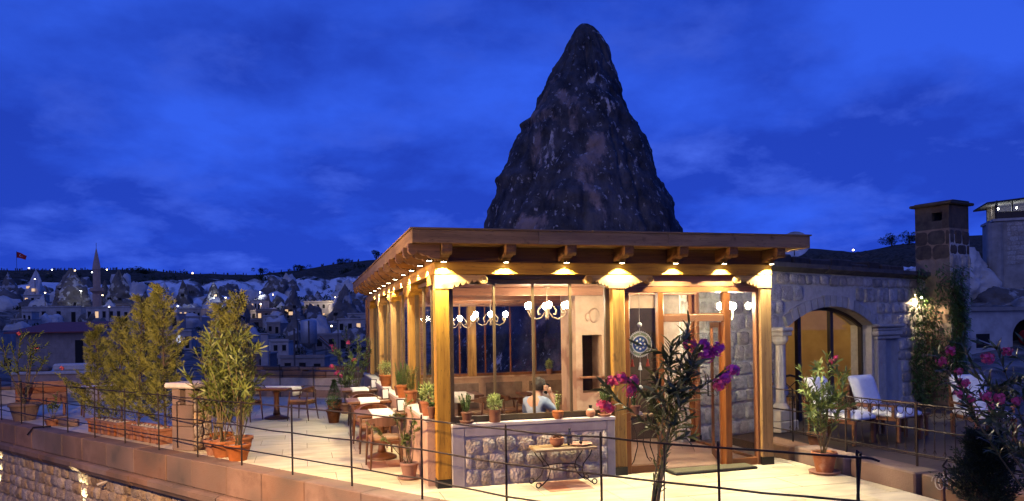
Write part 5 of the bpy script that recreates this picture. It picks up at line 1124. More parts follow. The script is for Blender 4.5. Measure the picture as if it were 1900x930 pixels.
oleander('potted_oleander', 'oleander tree with pink flowers at the far end of the pavilion', b, [(b.x + dx, b.y + dy, z) for dx, dy, z in ((-.5, 0, 1.75), (-.2, .1, 2.1), (.1, 0, 1.9), (.35, -.1, 1.75), (-.4, .1, 1.5), (.15, .2, 1.6), (.4, .1, 1.5), (-.1, -.2, 1.45))], [(b.x - .58, b.y, 1.68), (b.x - .52, b.y, 1.6), (b.x - .02, b.y - .2, 1.3), (b.x - .15, b.y, 1.75)], 'leaf_oleander', 12, ll=.15, lw=.032, nw=9, potr=(.2, .3), u0=.6, sr=.014, fr=.06)
b = Vector((-.68, 9.5, 0))
oleander('potted_oleander', 'low pink oleander beside the farthest outdoor table', b, [(b.x + dx, b.y + dy, z) for dx, dy, z in ((-.25, 0, 1.15), (0, .1, 1.1), (.2, 0, 1.2), (.1, -.15, .95), (-.1, -.1, .95))], [(b.x - .32, b.y, 1.18), (b.x - .25, b.y - .1, 1.0), (b.x - .2, b.y, 1.05), (b.x - .12, b.y - .1, .95)], 'leaf_oleander', 13, ll=.16, lw=.03, nw=9, potr=(.18, .26), u0=.4, fr=.06)
b = Vector((-.27, .78, 0))
oleander('potted_shrub', 'thin leggy shrub in a terracotta pot at the pavilion corner', b, [(b.x + dx, b.y + dy, z) for dx, dy, z in ((-.55, .1, .78), (-.18, 0, .85), (-.02, .05, 1.15), (.03, -.02, .98), (.05, .08, .75), (-.1, -.05, .6))], [], 'leaf_olive', 14, ll=.055, lw=.016, nw=22, potr=(.125, .21, 'terracotta'), u0=.32, sr=.006, pot_kw=dict(saucer=True))

def shrublet(name, label, loc, potr, kind, leafm, h, seed, pot_kw=None, group='potted herbs on the window sills', cat='potted plant'):
    r = random.Random(seed); t = thing(name, label, cat, loc, 0, group); z0 = pot(t, *potr, **(pot_kw or {})); g = MB(); gs = MB(); R_ = potr[0]
    if kind == 'upright':
        for k in range(16):
            a = r.uniform(0, 6.28); b = Vector((math.cos(a), math.sin(a), 0)) * R_ * r.uniform(0, .5) + Vector((0, 0, z0)); e = b + Vector((math.cos(a) * R_ * r.uniform(.2, .9), math.sin(a) * R_ * r.uniform(.2, .9), h * r.uniform(.55, 1))); path = curve(b, e, (0, 0, 0), 5); gs.tube(path, .003, 4); whorls(g, path, .1, 14, .036, .010, r, .7, 4, .05)
    elif kind == 'bushy':
        for k in range(420):
            v = Vector((r.gauss(0, 1), r.gauss(0, 1), r.gauss(0, 1))).normalized() * r.uniform(.35, 1); p = Vector((v.x * R_ * 1.15, v.y * R_ * 1.15, z0 + h * .5 + v.z * h * .5)); g.leaf(p, v + Vector((0, 0, .5)), r.uniform(.026, .045), .02, Vector((r.uniform(-1, 1), r.uniform(-1, 1), 1)))
        for k in range(6): a = k; gs.tube([(0, 0, z0), (math.cos(a) * R_ * .6, math.sin(a) * R_ * .6, z0 + h * .6)], .003, 4)
    elif kind == 'cone':
        for k in range(1300):
            u = r.random() ** .7; a = r.uniform(0, 6.28); rad = R_ * 1.25 * (1 - u * .95) * r.uniform(.6, 1.05); p = Vector((math.cos(a) * rad, math.sin(a) * rad, z0 + h * u)); g.leaf(p, Vector((math.cos(a), math.sin(a), .8)), .035, .018, Vector((0, 0, 1)))
        gs.tube([(0, 0, z0), (0, 0, z0 + h * .9)], .01, 6)
    else:
        for k in range(5):
            a = r.uniform(0, 6.28); e = Vector((math.cos(a) * R_ * .6, math.sin(a) * R_ * .6, z0 + h * r.uniform(.5, 1))); path = curve((0, 0, z0), e, (0, 0, 0), 5); gs.tube(path, .003, 4); whorls(g, path, .1, 7, .045, .028, r, .8, 2, .1)
    gs.build('stem', 'stem', t); g.build('foliage', leafm, t); return t
S = shrublet
S('potted_herb', 'dark rosemary in a saucered clay pot at the front sill left end', (.40, .02, SF), (.075, .13, 'dark_clay'), 'upright', 'leaf_box', .25, 1, dict(saucer=True))
S('potted_herb', 'yellow-green variegated shrub in a brown cylinder pot on the front sill', (.78, .01, SF), (.078, .17, 'dark_clay'), 'bushy', 'leaf_variegated', .22, 2, dict(shape='cyl'))
S('potted_herb', 'spindly sprig with round leaves in a squat clay pot on the front sill', (1.67, .01, SF), (.078, .11), 'sprig', 'leaf_variegated', .26, 3, dict(shape='round'))
S('potted_herb', 'upright boxwood in a clay pot with saucer at the right end of the front sill', (2.36, .03, SF), (.075, .12), 'upright', 'leaf_box', .30, 5, dict(saucer=True))
t = thing('clay_jar', 'small round clay jar with a dark stopper on the front sill', 'jar', (2.15, .02, SF)); MB().lathe([(.035, 0), (.062, .03), (.068, .065), (.058, .095), (.05, .1), (.045, .09)], 18).build('jar', 'terracotta', t, True); MB().lathe([(.02, .09), (.02, .135), (.026, .14), (.026, .165)], 10).build('stopper', 'black_metal', t); MB().lathe([(.05, .095), (.04, .112), (.02, .118)], 14).build('lid', 'sill_stone', t, True)
for i, (y, kind, lm, h, pr, lab) in enumerate(((.55, 'bushy', 'leaf_variegated', .27, (.105, .2), 'variegated shrub in a clay pot on the left sill nearest the corner post'), (.92, 'upright', 'leaf_box', .28, (.085, .16, 'dark_clay'), 'dark rosemary on the left sill behind the variegated shrub'), (2.28, 'upright', 'leaf_olive', .42, (.105, .21), 'tall thin shrub in a clay pot left of the second side post'),
                                           (3.35, 'upright', 'leaf_box', .40, (.105, .22), 'tall rosemary on the left sill behind the second side post'), (3.8, 'upright', 'leaf_box', .3, (.095, .17, 'dark_clay'), 'dark leafy herb on the left sill before the third side post'), (6.1, 'bushy', 'leaf_variegated', .32, (.14, .24), 'variegated shrub in a large clay pot on the left sill near the far end'), (.2, 'sprig', 'leaf_box', .08, (.06, .16, 'dark_clay'), 'narrow clay pot squeezed beside the corner post on the left sill'))):
    S('potted_herb', lab, (-.03, y, SS), pr, kind, lm, h, 20 + i)
S('potted_topiary', 'small green cone topiary in a clay pot by the far outdoor table', (-1.0, 8.65, 0), (.17, .42, 'terracotta'), 'cone', 'leaf_box', .52, 40, group='floor pots by the outdoor tables'); S('potted_topiary', 'round green bush in a clay pot by the middle outdoor table', (-1.05, 7.7, 0), (.16, .3, 'terracotta'), 'bushy', 'leaf_box', .36, 41, group='floor pots by the outdoor tables')
S('potted_herb', 'pale potted sprig on the inner back window sill', (4.2, 8.1, .9), (.08, .13), 'bushy', 'leaf_variegated', .26, 42); S('potted_palm', 'green leafy plant low behind the left sidelight', (3.0, .45, .775), (.09, .14), 'sprig', 'leaf_box', .3, 43, group='indoor plants')
S('potted_shrub', 'round bush in a pot beside the iron fence', (6.35, .75, 0), (.15, .3), 'bushy', 'leaf_box', .5, 44, group='pots near the iron fence')

def conifer(label, base, h, R_, seed, m_='leaf_conifer', sparse=1.0, name='conifer_shrub', potr=None, tag_group='young conifers in the planters', ll=.085):
    r = random.Random(seed); t = thing(name, label, 'conifer', base, 0, tag_group); z0 = 0
    if potr: z0 = pot(t, *potr)
    gt = MB(); gl = MB(); lean = Vector((r.uniform(-.06, .06), r.uniform(-.06, .06), 0)) * h
    gt.tube([(0, 0, 0), lean * .5 + Vector((0, 0, h * .5)), lean + Vector((0, 0, h * .97))], [.024, .015, .004], 7)
    nb = int(62 * h * sparse)
    def twig(p, d, ln, n_):
        sd = d.orthogonal().normalized(); sd.rotate(Matrix.Rotation(r.uniform(0, 6.28), 3, d))
        for q in range(n_):
            v = (q + .4) / n_; pp = p + d * ln * v; s2 = sd * (1 if q % 2 else -1) + Vector((r.gauss(0, .35), r.gauss(0, .35), r.gauss(0, .35)))
            gl.leaf(pp, d * 1.0 + s2 * .75, ll * r.uniform(.6, 1.1) * (1.15 - .5 * v), ll * .24, d.cross(s2) + Vector((0, 0, .2)), .03)
        gl.leaf(p + d * ln * .85, d, ll * .9, ll * .22, sd, .0)
    for k in range(nb):
        u = (k + r.random()) / nb; u = .05 + .95 * u ** .85; z = z0 + (h - z0) * u; a = r.uniform(0, 6.28)
        lob = .85 + .8 * noise.noise((math.cos(a) * .9 + seed, math.sin(a) * .9, z * 1.6 + seed))
        ln = R_ * max(lob, .3) * (1.0 - u) ** 1.0 * r.uniform(.6, 1.3) + .09; b = lean * u + Vector((0, 0, z)); d = Vector((math.cos(a), math.sin(a), r.uniform(.35, .95))).normalized(); e = b + d * ln + Vector((0, 0, .18 * ln)); path = curve(b, e, (0, 0, -.08 * ln), 6); gt.tube(path, [.006, .005, .004, .003, .002, .001], 4, False)
        n_ = int(5 + ln * 17)
        for q in range(n_):
            v = .22 + .78 * q / n_; kk = min(int(v * 5), 4); p = path[kk].lerp(path[kk + 1], v * 5 - kk); dd = (path[kk + 1] - path[kk]).normalized(); sd = dd.cross(Vector((0, 0, 1))).normalized() * (1 if q % 2 else -1)
            twig(p, (dd * .9 + sd * r.uniform(.5, 1) + Vector((0, 0, r.uniform(-.1, .45)))).normalized(), (.06 + .12 * (1 - v)) * r.uniform(.7, 1.3) * (.6 + R_), 5 + int(3 * (1 - v)))
        twig(e - d * .05, d, .12, 6)
    twig(lean + Vector((0, 0, h * .88)), Vector((0, 0, 1)), .2, 10)
    gt.build('trunk', 'bark', t); gl.build('foliage', m_, t); return t
for i, (k, off, h, R_, sp, lab) in enumerate(((3.4, .42, 2.2, .66, .55, 'leftmost and shortest conifer in the trough planters'), (4.05, .5, 2.35, .62, .52, 'second conifer from the left in the trough planters'), (4.75, .4, 2.75, .66, .55, 'third and tall conifer in the trough planters'), (5.5, .45, 2.9, .68, .55, 'tallest conifer just left of the stone pillar'), (6.6, .75, 2.5, .7, .5, 'conifer behind the stone pillar and the oleander pots'), (7.12, .7, 2.68, .55, .36, 'thin open conifer right of the stone pillar'))):
    b = line(k, off, .12 if k < 6 else 0); conifer(lab, b, h - b.z, R_, 60 + i, sparse=sp, potr=None if k < 6 else (.2, .28))
conifer('dark cypress bush in the bottom right corner', (4.42, -4.2, 0), 1.0, .30, 80, 'leaf_cypress', 2.2, 'cypress_bush', (.18, .25), 'corner plants', .06)
t = thing('empty_clay_pot', 'terracotta pot at the bottom right picture corner', 'pot', (3.97, -5.2, .42)); pot(t, .14, .26); MB().cbox(-.14, .14, -.14, .14, -.42, -.001, .01).build('stand', 'soot_stone', t)
au = math.atan2(LU.y, LU.x)
for i, (k, lab) in enumerate(((3.75, 'left of two long terracotta trough planters behind the railing'), (5.05, 'right of two long terracotta trough planters behind the railing'))):
    c = line(k, .44); t = thing('trough_planter', lab, 'planter', c, au, 'trough planters'); Lh, Wh = .72, .17
    def ring(e, z): return [(-Lh - e, -Wh - e, z), (Lh + e, -Wh - e, z), (Lh + e, Wh + e, z), (-Lh - e, Wh + e, z)]
    g = MB(); rs = [ring(-.05, 0), ring(0, .25), ring(.025, .255), ring(.025, .3), ring(-.015, .3), ring(-.03, .24)]
    for q in rs: g.v += q
    for q in range(5): g.f += [(q * 4 + j, q * 4 + (j + 1) % 4, q * 4 + 4 + (j + 1) % 4, q * 4 + 4 + j) for j in range(4)]
    g.f.append((3, 2, 1, 0)); g.build('trough', 'terracotta', t); MB().add(ring(-.028, .262), [(0, 1, 2, 3)]).build('soil', 'pebbles', t)
    for q in range(5): MB().cbox(-.62 + q * .3, -.58 + q * .3, -Wh - .02, -Wh + .03, .02, .25, .006).build('rib', 'terracotta', t)
    r = random.Random(i); g = MB()
    for q in range(70): g.ico((r.uniform(-Lh, Lh) * .95, r.uniform(-Wh, Wh) * .9, .275), r.uniform(.012, .03), 1, .2, seed=q)
    g.build('pebbles', 'pebbles', t)['kind'] = 'stuff'
# ivy on annex and chimney
def ivy():
    t = thing('ivy', 'dark ivy climbing the stone wall and chimney beside the wall lamp', 'ivy'); r = random.Random(5); g = MB(); gs = MB()
    for k in range(24):
        s0 = r.uniform(7.6, 8.85); p = Vector((s0, -.1, r.uniform(0, .6))); path = []; top = r.uniform(2.4, 3.55)
        while p.z < top:
            path.append(mxa @ p); p = p + Vector((r.uniform(-.13, .13) + (.0 if p.x < 8.5 else -.05), r.uniform(-.04, .035), r.uniform(.08, .2))); p.x = min(max(p.x, 7.5), 8.95); lo_ = -.12 - max(0, min((p.x - 7.85) / .35, 1)) * .68; p.y = min(max(p.y, lo_ - .16), lo_)
        gs.tube(path, .008, 4, False)
        for q in path:
            for w in range(11):
                v = Vector((r.gauss(0, 1), r.gauss(0, 1), r.gauss(0, 1))).normalized(); b = q + v * r.uniform(.02, .17); d = (AN * r.uniform(.2, 1) + v * .6 + Vector((0, 0, -.6))).normalized(); g.leaf(b, d, r.uniform(.06, .11), r.uniform(.05, .085), AN + v * .5, .15)
    gs.build('vine', 'bark', t); g.build('foliage', 'leaf_ivy', t)
ivy()

# ================================================================= RIGHT TERRACE
fe = thing('iron_fence', 'black iron fence with ring ornaments along the side terrace', 'fence'); fx = lambda y: 5.47 + (0.4 - y) * .085 + .30
ys_ = [1.05, .55, -.55, -1.75, -2.95, -3.9]
for i, y in enumerate(ys_): MB().tube([(fx(y), y, .21), (fx(y), y, 1.05)], .016 if i else .03, 6).build('post', 'iron', fe)
MB().ico((fx(1.05), 1.05, 1.09), .04, 2).build('finial', 'frame_z', fe, True)
for z in (1.02, .70, .38): MB().tube([(fx(1.05), 1.05, z), (fx(-1), -1, z), (fx(-3.9), -3.9, z)], .011, 6).build('rail', 'iron', fe)
y = .92; fb = lambda y: fx(y) + .25; ringm = MB().tube([(0, .062 * math.cos(2 * PI * k / 16), .062 * math.sin(2 * PI * k / 16)) for k in range(17)], .006, 5, False).mesh('ring', 'iron', True)
while y > -3.8:
    b = MB(); b.tube([(fb(y), y, .30), (fb(y), y, 1.0)], .006, 5); b.tube([(fb(y), y - .03, .78), (fb(y), y, .74), (fb(y), y + .03, .78)], .005, 4); b.tube([(fb(y), y - .03, .36), (fb(y), y, .42), (fb(y), y + .03, .36)], .005, 4); b.build('baluster', 'iron', fe)
    o = link('ring', ringm, fe); o.location = (fb(y), y - .075, .90); y -= .15
for z in (.985, .30): MB().tube([(fb(1), 1, z), (fb(-3.8), -3.8, z)], .008, 5).build('inner_rail', 'iron', fe)
t = thing('stair_handrail', 'bent black iron handrail beside the kerb at the lower right', 'handrail')
MB().tube([(4.57, -3.6, .7), (4.53, -3.58, .63), (4.58, -3.6, .59), (4.85, -3.67, .64), (5.32, -3.8, .56), (6.2, -4.05, .4)], .012, 6).build('top_rail', 'iron', t, True); MB().tube([(4.54, -3.59, .60), (4.56, -3.59, .52), (4.69, -3.63, .41), (4.79, -3.65, .25), (4.95, -3.7, 0)], .014, 6).build('brace', 'iron', t, True); MB().tube([(5.0, -3.72, 0), (5.0, -3.72, .62)], .012, 6).build('post', 'iron', t)
t = thing('rope_coil', 'loop of pale rope hung on the kerb post', 'rope', (5.42, -2.6, .12))
MB().tube([(.0 + .004 * k, .075 * math.cos(k * .5), .09 + .085 * math.sin(k * .5)) for k in range(40)], .006, 5).build('loop', 'rope', t, True); MB().cbox(.03, .07, -.06, -.02, -.12, .14, .006).build('peg', 'dark_clay', t)
def lounge(label, loc, rz, wide=1.0):
    t = thing('lounge_chair', label, 'lounge chair', loc, rz, 'white cushioned lounge chairs')
    for x in (-.38, .44):
        for y in (-.3, .3): MB().cbox(x - .03, x + .03, y - .03, y + .03, 0, .36 if x > 0 else .36, .006).build('leg', 'lounge_wood', t)
    for y in (-.33, .30): MB().cbox(-.42, .48, y, y + .03, .361, .42, .006).build('side_rail', 'lounge_wood', t)
    for i in range(6): MB().cbox(-.40 + i * .145, -.40 + i * .145 + .12, -.295, .295, .40, .425, .005).build('slat', 'lounge_wood', t)
    for y in (-.34, .31):
        a = MB().cbox(-.36, .42, y - .01, y + .04, .60, .64, .008).build('armrest', 'lounge_wood', t); MB().cbox(.34, .39, y, y + .03, .42, .6, .004).build('arm_post', 'lounge_wood', a)
    def cush(nm, mx, l, w, h):
        g = MB(); n_ = 10
        for i in range(n_ + 1):
            for j in range(n_ + 1):
                u, v = i / n_ * 2 - 1, j / n_ * 2 - 1; e = (1 - abs(u) ** 6) * (1 - abs(v) ** 6); g.v.append(mx @ Vector((u * l / 2, v * w / 2, h * .35 + h * .65 * e ** .5)))
        m_ = len(g.v)
        for i in range(n_ + 1):
            for j in range(n_ + 1): u, v = i / n_ * 2 - 1, j / n_ * 2 - 1; g.v.append(mx @ Vector((u * l / 2, v * w / 2, 0)))
        for i in range(n_):
            for j in range(n_): a = i * (n_ + 1) + j; g.f += [(a, a + n_ + 1, a + n_ + 2, a + 1), (m_ + a, m_ + a + 1, m_ + a + n_ + 2, m_ + a + n_ + 1)]
        for i in range(n_):
            for a, b in ((i * (n_ + 1), (i + 1) * (n_ + 1)), (i * (n_ + 1) + n_, (i + 1) * (n_ + 1) + n_), (i, i + 1), (n_ * (n_ + 1) + i, n_ * (n_ + 1) + i + 1)): g.f.append((a, b, m_ + b, m_ + a))
        g.build(nm, 'cushion', t, True, True)
    t.scale = (1, wide, 1)
    cush('seat_cushion', Matrix.Translation((.05, 0, .426)), .88, .6, .13); cush('back_cushion', Matrix.Translation((-.40, 0, .78)) @ Matrix.Rotation(math.radians(72), 4, 'Y'), .66, .6, .13)
    MB().cbox(-.52, -.47, -.3, .3, .45, .95, .01).build('back_frame', 'lounge_wood', t)
lounge('lounge chair with the tallest white back cushion behind the potted oleander', (8.35, 1.5, 0), math.radians(-72), 1.15); lounge('white cushioned lounge chair half hidden at the fence corner', (7.35, 1.45, 0), math.radians(-70)); lounge('white cushioned lounge chair on the right behind the fence', (9.7, .75, 0), math.radians(-110))
t = thing('low_table', 'low dark wooden table between the lounge chairs', 'table', (8.95, 1.7, 0), .1); MB().cbox(-.3, .3, -.3, .3, .38, .42, .008).build('top', 'lounge_wood', t)
for x in (-1, 1):
    for y in (-1, 1): MB().cbox(x * .25 - .025, x * .25 + .025, y * .25 - .025, y * .25 + .025, 0, .379, .004).build('leg', 'lounge_wood', t)
def crossback(label, loc, rz):
    t = thing('crossback_chair', label, 'chair', loc, rz, 'dark cross-back chairs'); MB().lathe([(.2, .44), (.21, .46), (.2, .475)], 18).build('seat', 'niche_dark', t)
    for s_ in (-1, 1): MB().tube([(s_ * .18, .17, 0), (s_ * .17, .15, .45)], .016, 7).build('leg', 'niche_dark', t); MB().tube([(s_ * .2, -.2, 0), (s_ * .18, -.17, .45), (s_ * .19, -.24, .9)], .016, 7).build('leg', 'niche_dark', t); MB().tube([(s_ * .18, -.18, .5), (-s_ * .18, -.235, .84)], .01, 6).build('cross_bar', 'niche_dark', t)
    MB().tube([(-.19, -.24, .88), (0, -.28, .93), (.19, -.24, .88)], .024, 8).build('top_rail', 'niche_dark', t)
p = mxa @ Vector((3.75, .85, 0)); crossback('left dark cross-back chair behind the arch glass', p, -.6); p = mxa @ Vector((4.2, 1.3, 0)); crossback('right dark cross-back chair behind the arch glass', p, -1.4)

# ================================================================= TOWN AND HILLS BEHIND
r0 = random.Random(77)
def spire(label, x, y, z, h, R_, seed, m_='tuff_dark', blunt=.12, holes=0):
    t = thing('fairy_chimney', label, 'rock spire', (x, y, z), 0, 'tuff spires above the town'); g = MB(); nz_, na = 44, 44; r = random.Random(seed); lean = Vector((r.uniform(-.08, .08) * h, 0, 0))
    for i in range(nz_):
        k = i / (nz_ - 1); rad = R_ * ((1 - k) ** .95 * 1.2 + blunt * .4 * (1 - k ** 6)) if k < 1 else R_ * .03
        for a in range(na):
            th = 2 * PI * a / na; c, s_ = math.cos(th), math.sin(th); n_ = noise.fractal((c * 1.5 + seed, s_ * 1.5, k * h * .3), .85, 2.1, 6); rr_ = rad * (1 + .34 * n_); g.v.append((c * rr_ + lean.x * k, s_ * rr_, -2 + (h + 2) * k + .3 * n_))
    for i in range(nz_ - 1):
        for a in range(na): g.f.append((i * na + a, i * na + (a + 1) % na, (i + 1) * na + (a + 1) % na, (i + 1) * na + a))
    g.f.append(tuple((nz_ - 1) * na + a for a in range(na))); g.build('rock', m_, t, True)
    for q in range(holes):
        k = r.uniform(.12, .55); th = r.uniform(-.6, .6); rad = R_ * ((1 - k) ** .95 * 1.2 + blunt * .4) * .95; d = -F2 * math.cos(th) + R2 * math.sin(th); c = Vector((d.x * rad + lean.x * k, d.y * rad, h * k)); w = r.uniform(.3, .55); mx = Matrix.Translation(c) @ Matrix.Rotation(math.atan2(d.y, d.x) + PI / 2, 4, 'Z')
        MB().box(-w, w, -.25, .6, -w * .9, w * .9, mx).build('window_hole', 'dark_hole' if r.random() < .7 else 'lit_window_warm', t)
CONES = [('pale spire left of the big dark spire on the hillside', -90.97, 284.37, 12.7, 11.5, 4.3, 'tuff_white', 2), ('broad dark spire left of the minaret', -69.43, 247.35, 10.6, 11.2, 6.6, 'tuff_dark', 2), ('dark spire just right of the minaret', -58.32, 254.67, 10.9, 11.1, 4.6, 'tuff_dark', 2), ('slim dark spire on the white slope right of the shrubs', -41.38, 270.76, 11.1, 8.8, 2.9, 'tuff_dark', 1),
         ('spire with a lit face on the white slope', -30.56, 257.41, 10.6, 7.6, 3.7, 'tuff_dark', 4), ('tall dark spire in the middle of the town', -15.77, 170.4, 1.0, 9.6, 2.7, 'tuff_dark', 3), ('rock mass full of cave windows in the middle of the town', -4.98, 188.18, 2.0, 11, 4.2, 'tuff_dark', 9), ('dark spire nearest the pavilion eave', 8.38, 194.87, 4.9, 9.0, 4.1, 'tuff_dark', 1), ('low pointed rock before the cave window rock', -3.56, 135.94, -1.5, 7.2, 2.1, 'tuff_dark', 1),
         ('dark spire at the left picture edge under the flag', -114.21, 332.23, 14.5, 12.0, 5.4, 'tuff_dark', 1), ('small stub spire right of the minaret shrubs', -54.47, 274.35, 10.6, 5.6, 2.3, 'tuff_dark', 0), ('small spire high on the white slope', -51.75, 294.34, 13.2, 7.0, 2.8, 'tuff_white', 0), ('thin spire above the arcaded hotel', -16.12, 284.56, 9.6, 6.4, 2.0, 'tuff_dark', 0), ('stub spire on the white slope above the arched hotel', 3.56, 299.89, 13.0, 4.3, 2.6, 'tuff_dark', 0), ('spire half hidden by the pavilion eave', 15.41, 213.69, 3.6, 7.3, 2.6, 'tuff_dark', 0), ('narrow dark spire close behind the minaret', -65.33, 266.96, 11.4, 8.0, 2.7, 'tuff_dark', 1)]
for i, (lab, x, y, z, h, R_, m_, ho) in enumerate(CONES): spire(lab, x, y, min(z, ground_z(x, y)), h + max(0, z - ground_z(x, y)), R_, 5 + i * 3, m_, .1 + .1 * (i % 3), ho)
def house(label, x, y, z, w, d, h, m_='pale_wall', cols=3, rows=1, lit=(), roof='flat', rz=None, name='town_house', door=True, win=True, arch=False, litm='lit_window_warm'):
    rz = math.atan2(R2.y, R2.x) if rz is None else rz; t = thing(name, label, 'house', (x, y, z), rz, 'houses of the town')
    MB().box(-w / 2, w / 2, 0, d, -4, h).build('wall', m_, t)
    if roof == 'flat':
        ro = MB().box(-w / 2 - .1, w / 2 + .1, -.12, d + .1, h + .002, h + .18).build('roof', 'roof_flat', t); MB().box(-w / 2 - .06, w / 2 + .06, -.08, .12, h + .182, h + .42).build('roof_parapet', m_, ro)
    elif roof == 'red':
        MB().prism([(-.8, h - .15), (d + .6, h + .9), (d + .6, h + 1.0), (-.8, h - .04)], lambda u, v, q: (q, u, v), -w / 2 - .7, w / 2 + .5).build('roof', 'red_roof', t, False, True)
    cw = w / cols; rh = h / rows
    for c in range(cols):
        for q in range(rows):
            cx = -w / 2 + cw * (c + .5); ww = min(cw * .22, .55); z0 = rh * q + rh * .35; z1 = rh * q + rh * .78; isl = (q * cols + c) in lit
            if door and q == 0 and c == cols - 1 and not arch: MB().box(cx - ww, cx + ww, -.05, .1, 0, rh * .72).build('door', 'dark_hole', t); continue
            if not win: continue
            f = MB().box(cx - ww - .1, cx + ww + .1, -.06, .1, z0 - .12, z0).build('window', m_, t)
            if arch:
                pl_ = [(cx - ww, z0)] + [(cx + ww, z0)] + [(cx + ww * math.cos(a), z1 - ww + ww * math.sin(a)) for a in [PI * k / 8 for k in range(9)]]; MB().prism(pl_, lambda u, v, s_: (u, s_, v), -.03, .1).build('pane', litm if isl else 'dark_hole', f, False, True)
            else: MB().box(cx - ww, cx + ww, -.03, .1, z0 + .001, z1).build('pane', litm if isl else 'dark_hole', f)
            MB().box(cx - ww - .1, cx + ww + .1, -.05, .1, z1, z1 + .1).build('lintel', m_, f)
    return t
rh_ = house('grey block house with a red sheet roof at the left', -25.9, 74.7, -.9, 7.2, 6, 3.2, 'block_wall', 4, 1, (), 'red', win=False)
for i in range(9):
    for j in range(6):
        x0 = -3.6 + i * .8 + (j % 2) * .4
        if x0 > 3.1: continue
        if 1.7 < x0 + .4 < 3.7 and j < 5: continue
        MB().cbox(x0 + .02, x0 + .78, -.02, .02, .02 + j * .5, .5 + j * .5, .01).build('block', 'block_wall', rh_)
house('long pale flat-roofed building above the red roof', -66.4, 215.4, 4.6, 15.7, 6, 4.3, 'pale_wall', 4, 1, ()); house('tiny pale house before the long flat building', -69.1, 205.8, 4.6, 2.4, 3, 2.9, 'white_wall', 2, 1, ()); house('house with a warmly lit wall behind the conifers', -31.0, 205.7, 4.5, 5.9, 5, 3.4, 'pale_wall', 5, 1, (0, 1)); house('white arcaded hotel with bright windows on the slope', -16.1, 232.7, 7.0, 5.6, 5, 3.6, 'white_wall', 5, 1, (1, 3), arch=True)
house('pale house with a lit balcony below the arcaded hotel', -13.3, 206.0, 4.2, 5.2, 4, 3.0, 'pale_wall', 3, 1, (1,)); house('small cave front house with dark door', -9.6, 179.1, 2.6, 3.0, 3, 2.6, 'white_wall', 2, 1, ()); house('white arched hotel with two rows of lit arches near the eave', 2.2, 217.5, 4.6, 8.2, 5, 5.3, 'white_wall', 5, 2, (0, 3, 6), arch=True)
house('small grey house left of the silo', -6.6, 136.8, -2.8, 3.2, 3, 2.8, 'pale_wall', 2, 1, ()); house('low pink stone cabin behind the end wall', -8.0, 95.7, -3.4, 3.8, 3, 2.3, 'brown_stone', 2, 1, ()); house('tall narrow shed between cabin and silo', -5.2, 105.3, -3.6, 2.5, 3, 3.9, 'pale_wall', 2, 2, ()); house('white box hut right of the silo', 3.8, 144.3, -3.0, 2.6, 3, 2.9, 'white_wall', 1, 1, (), door=False)
house('long pale house behind the right conifers', -21.9, 198.0, 3.2, 7.2, 5, 3.6, 'pale_wall', 4, 1, (2,)); house('pale house with a violet flat roof behind the tall conifers', -39.6, 197.7, 4.2, 7.0, 5, 3.7, 'pale_wall', 4, 1, (0,)); house('narrow house between the tall conifers', -31.8, 180.0, 3.2, 4.0, 4, 2.9, 'pale_wall', 2, 1, ()); house('wide low house below the minaret', -50.7, 205.9, 4.6, 11.3, 5, 3.8, 'pale_wall', 6, 1, (1,)); house('wide grey terrace house behind the silo ramp', 7.7, 153.6, -4.0, 9.0, 4, 4.2, 'pale_wall', 5, 1, ()); house('upper grey house above the silo ramp', 9.5, 170.0, .5, 8.0, 4, 3.6, 'pale_wall', 4, 1, (2,))
house('tiny pale house under the tall middle spire', -19.5, 160.0, -.6, 4.2, 4, 3.0, 'white_wall', 3, 1, (0,)); house('dim house left of the tall middle spire', -25.5, 150.0, -1.2, 5, 4, 3.2, 'pale_wall', 3, 1, (1,), litm='lit_window_white'); house('dim low house between red roof and minaret', -40.0, 150.0, -1.0, 8, 5, 3.4, 'pale_wall', 4, 1, (2,)); house('dark long shed behind the end wall', -2.0, 88.0, -4.0, 5.5, 3, 2.5, 'block_wall', 3, 1, ()); house('small house right below the lit spire', -25.0, 225.0, 7.0, 5, 4, 3, 'white_wall', 3, 1, (0, 1), litm='lit_window_white'); house('house at the far left edge behind the railing oleander', -60, 150, -.8, 9, 5, 3.4, 'pale_wall', 4, 1, ()); house('far left hillside cave hotel with lit door', -85.0, 262.0, 11.0, 6, 4, 3.2, 'white_wall', 3, 1, (0, 2))
rq = random.Random(44); USED = set()
LANDM = [(97, 75, 'the red roof house'), (180, 210, 'the minaret'), (95, 200, 'the long pale building'), (350, 200, 'the lit house behind the conifers'), (445, 170, 'the tall middle spire'), (475, 230, 'the arcaded hotel'), (540, 188, 'the cave window rock'), (590, 217, 'the arched hotel'), (573, 130, 'the silo'), (475, 98, 'the pink cabin'), (638, 200, 'the spire near the eave'), (275, 190, 'the violet roofed house')]
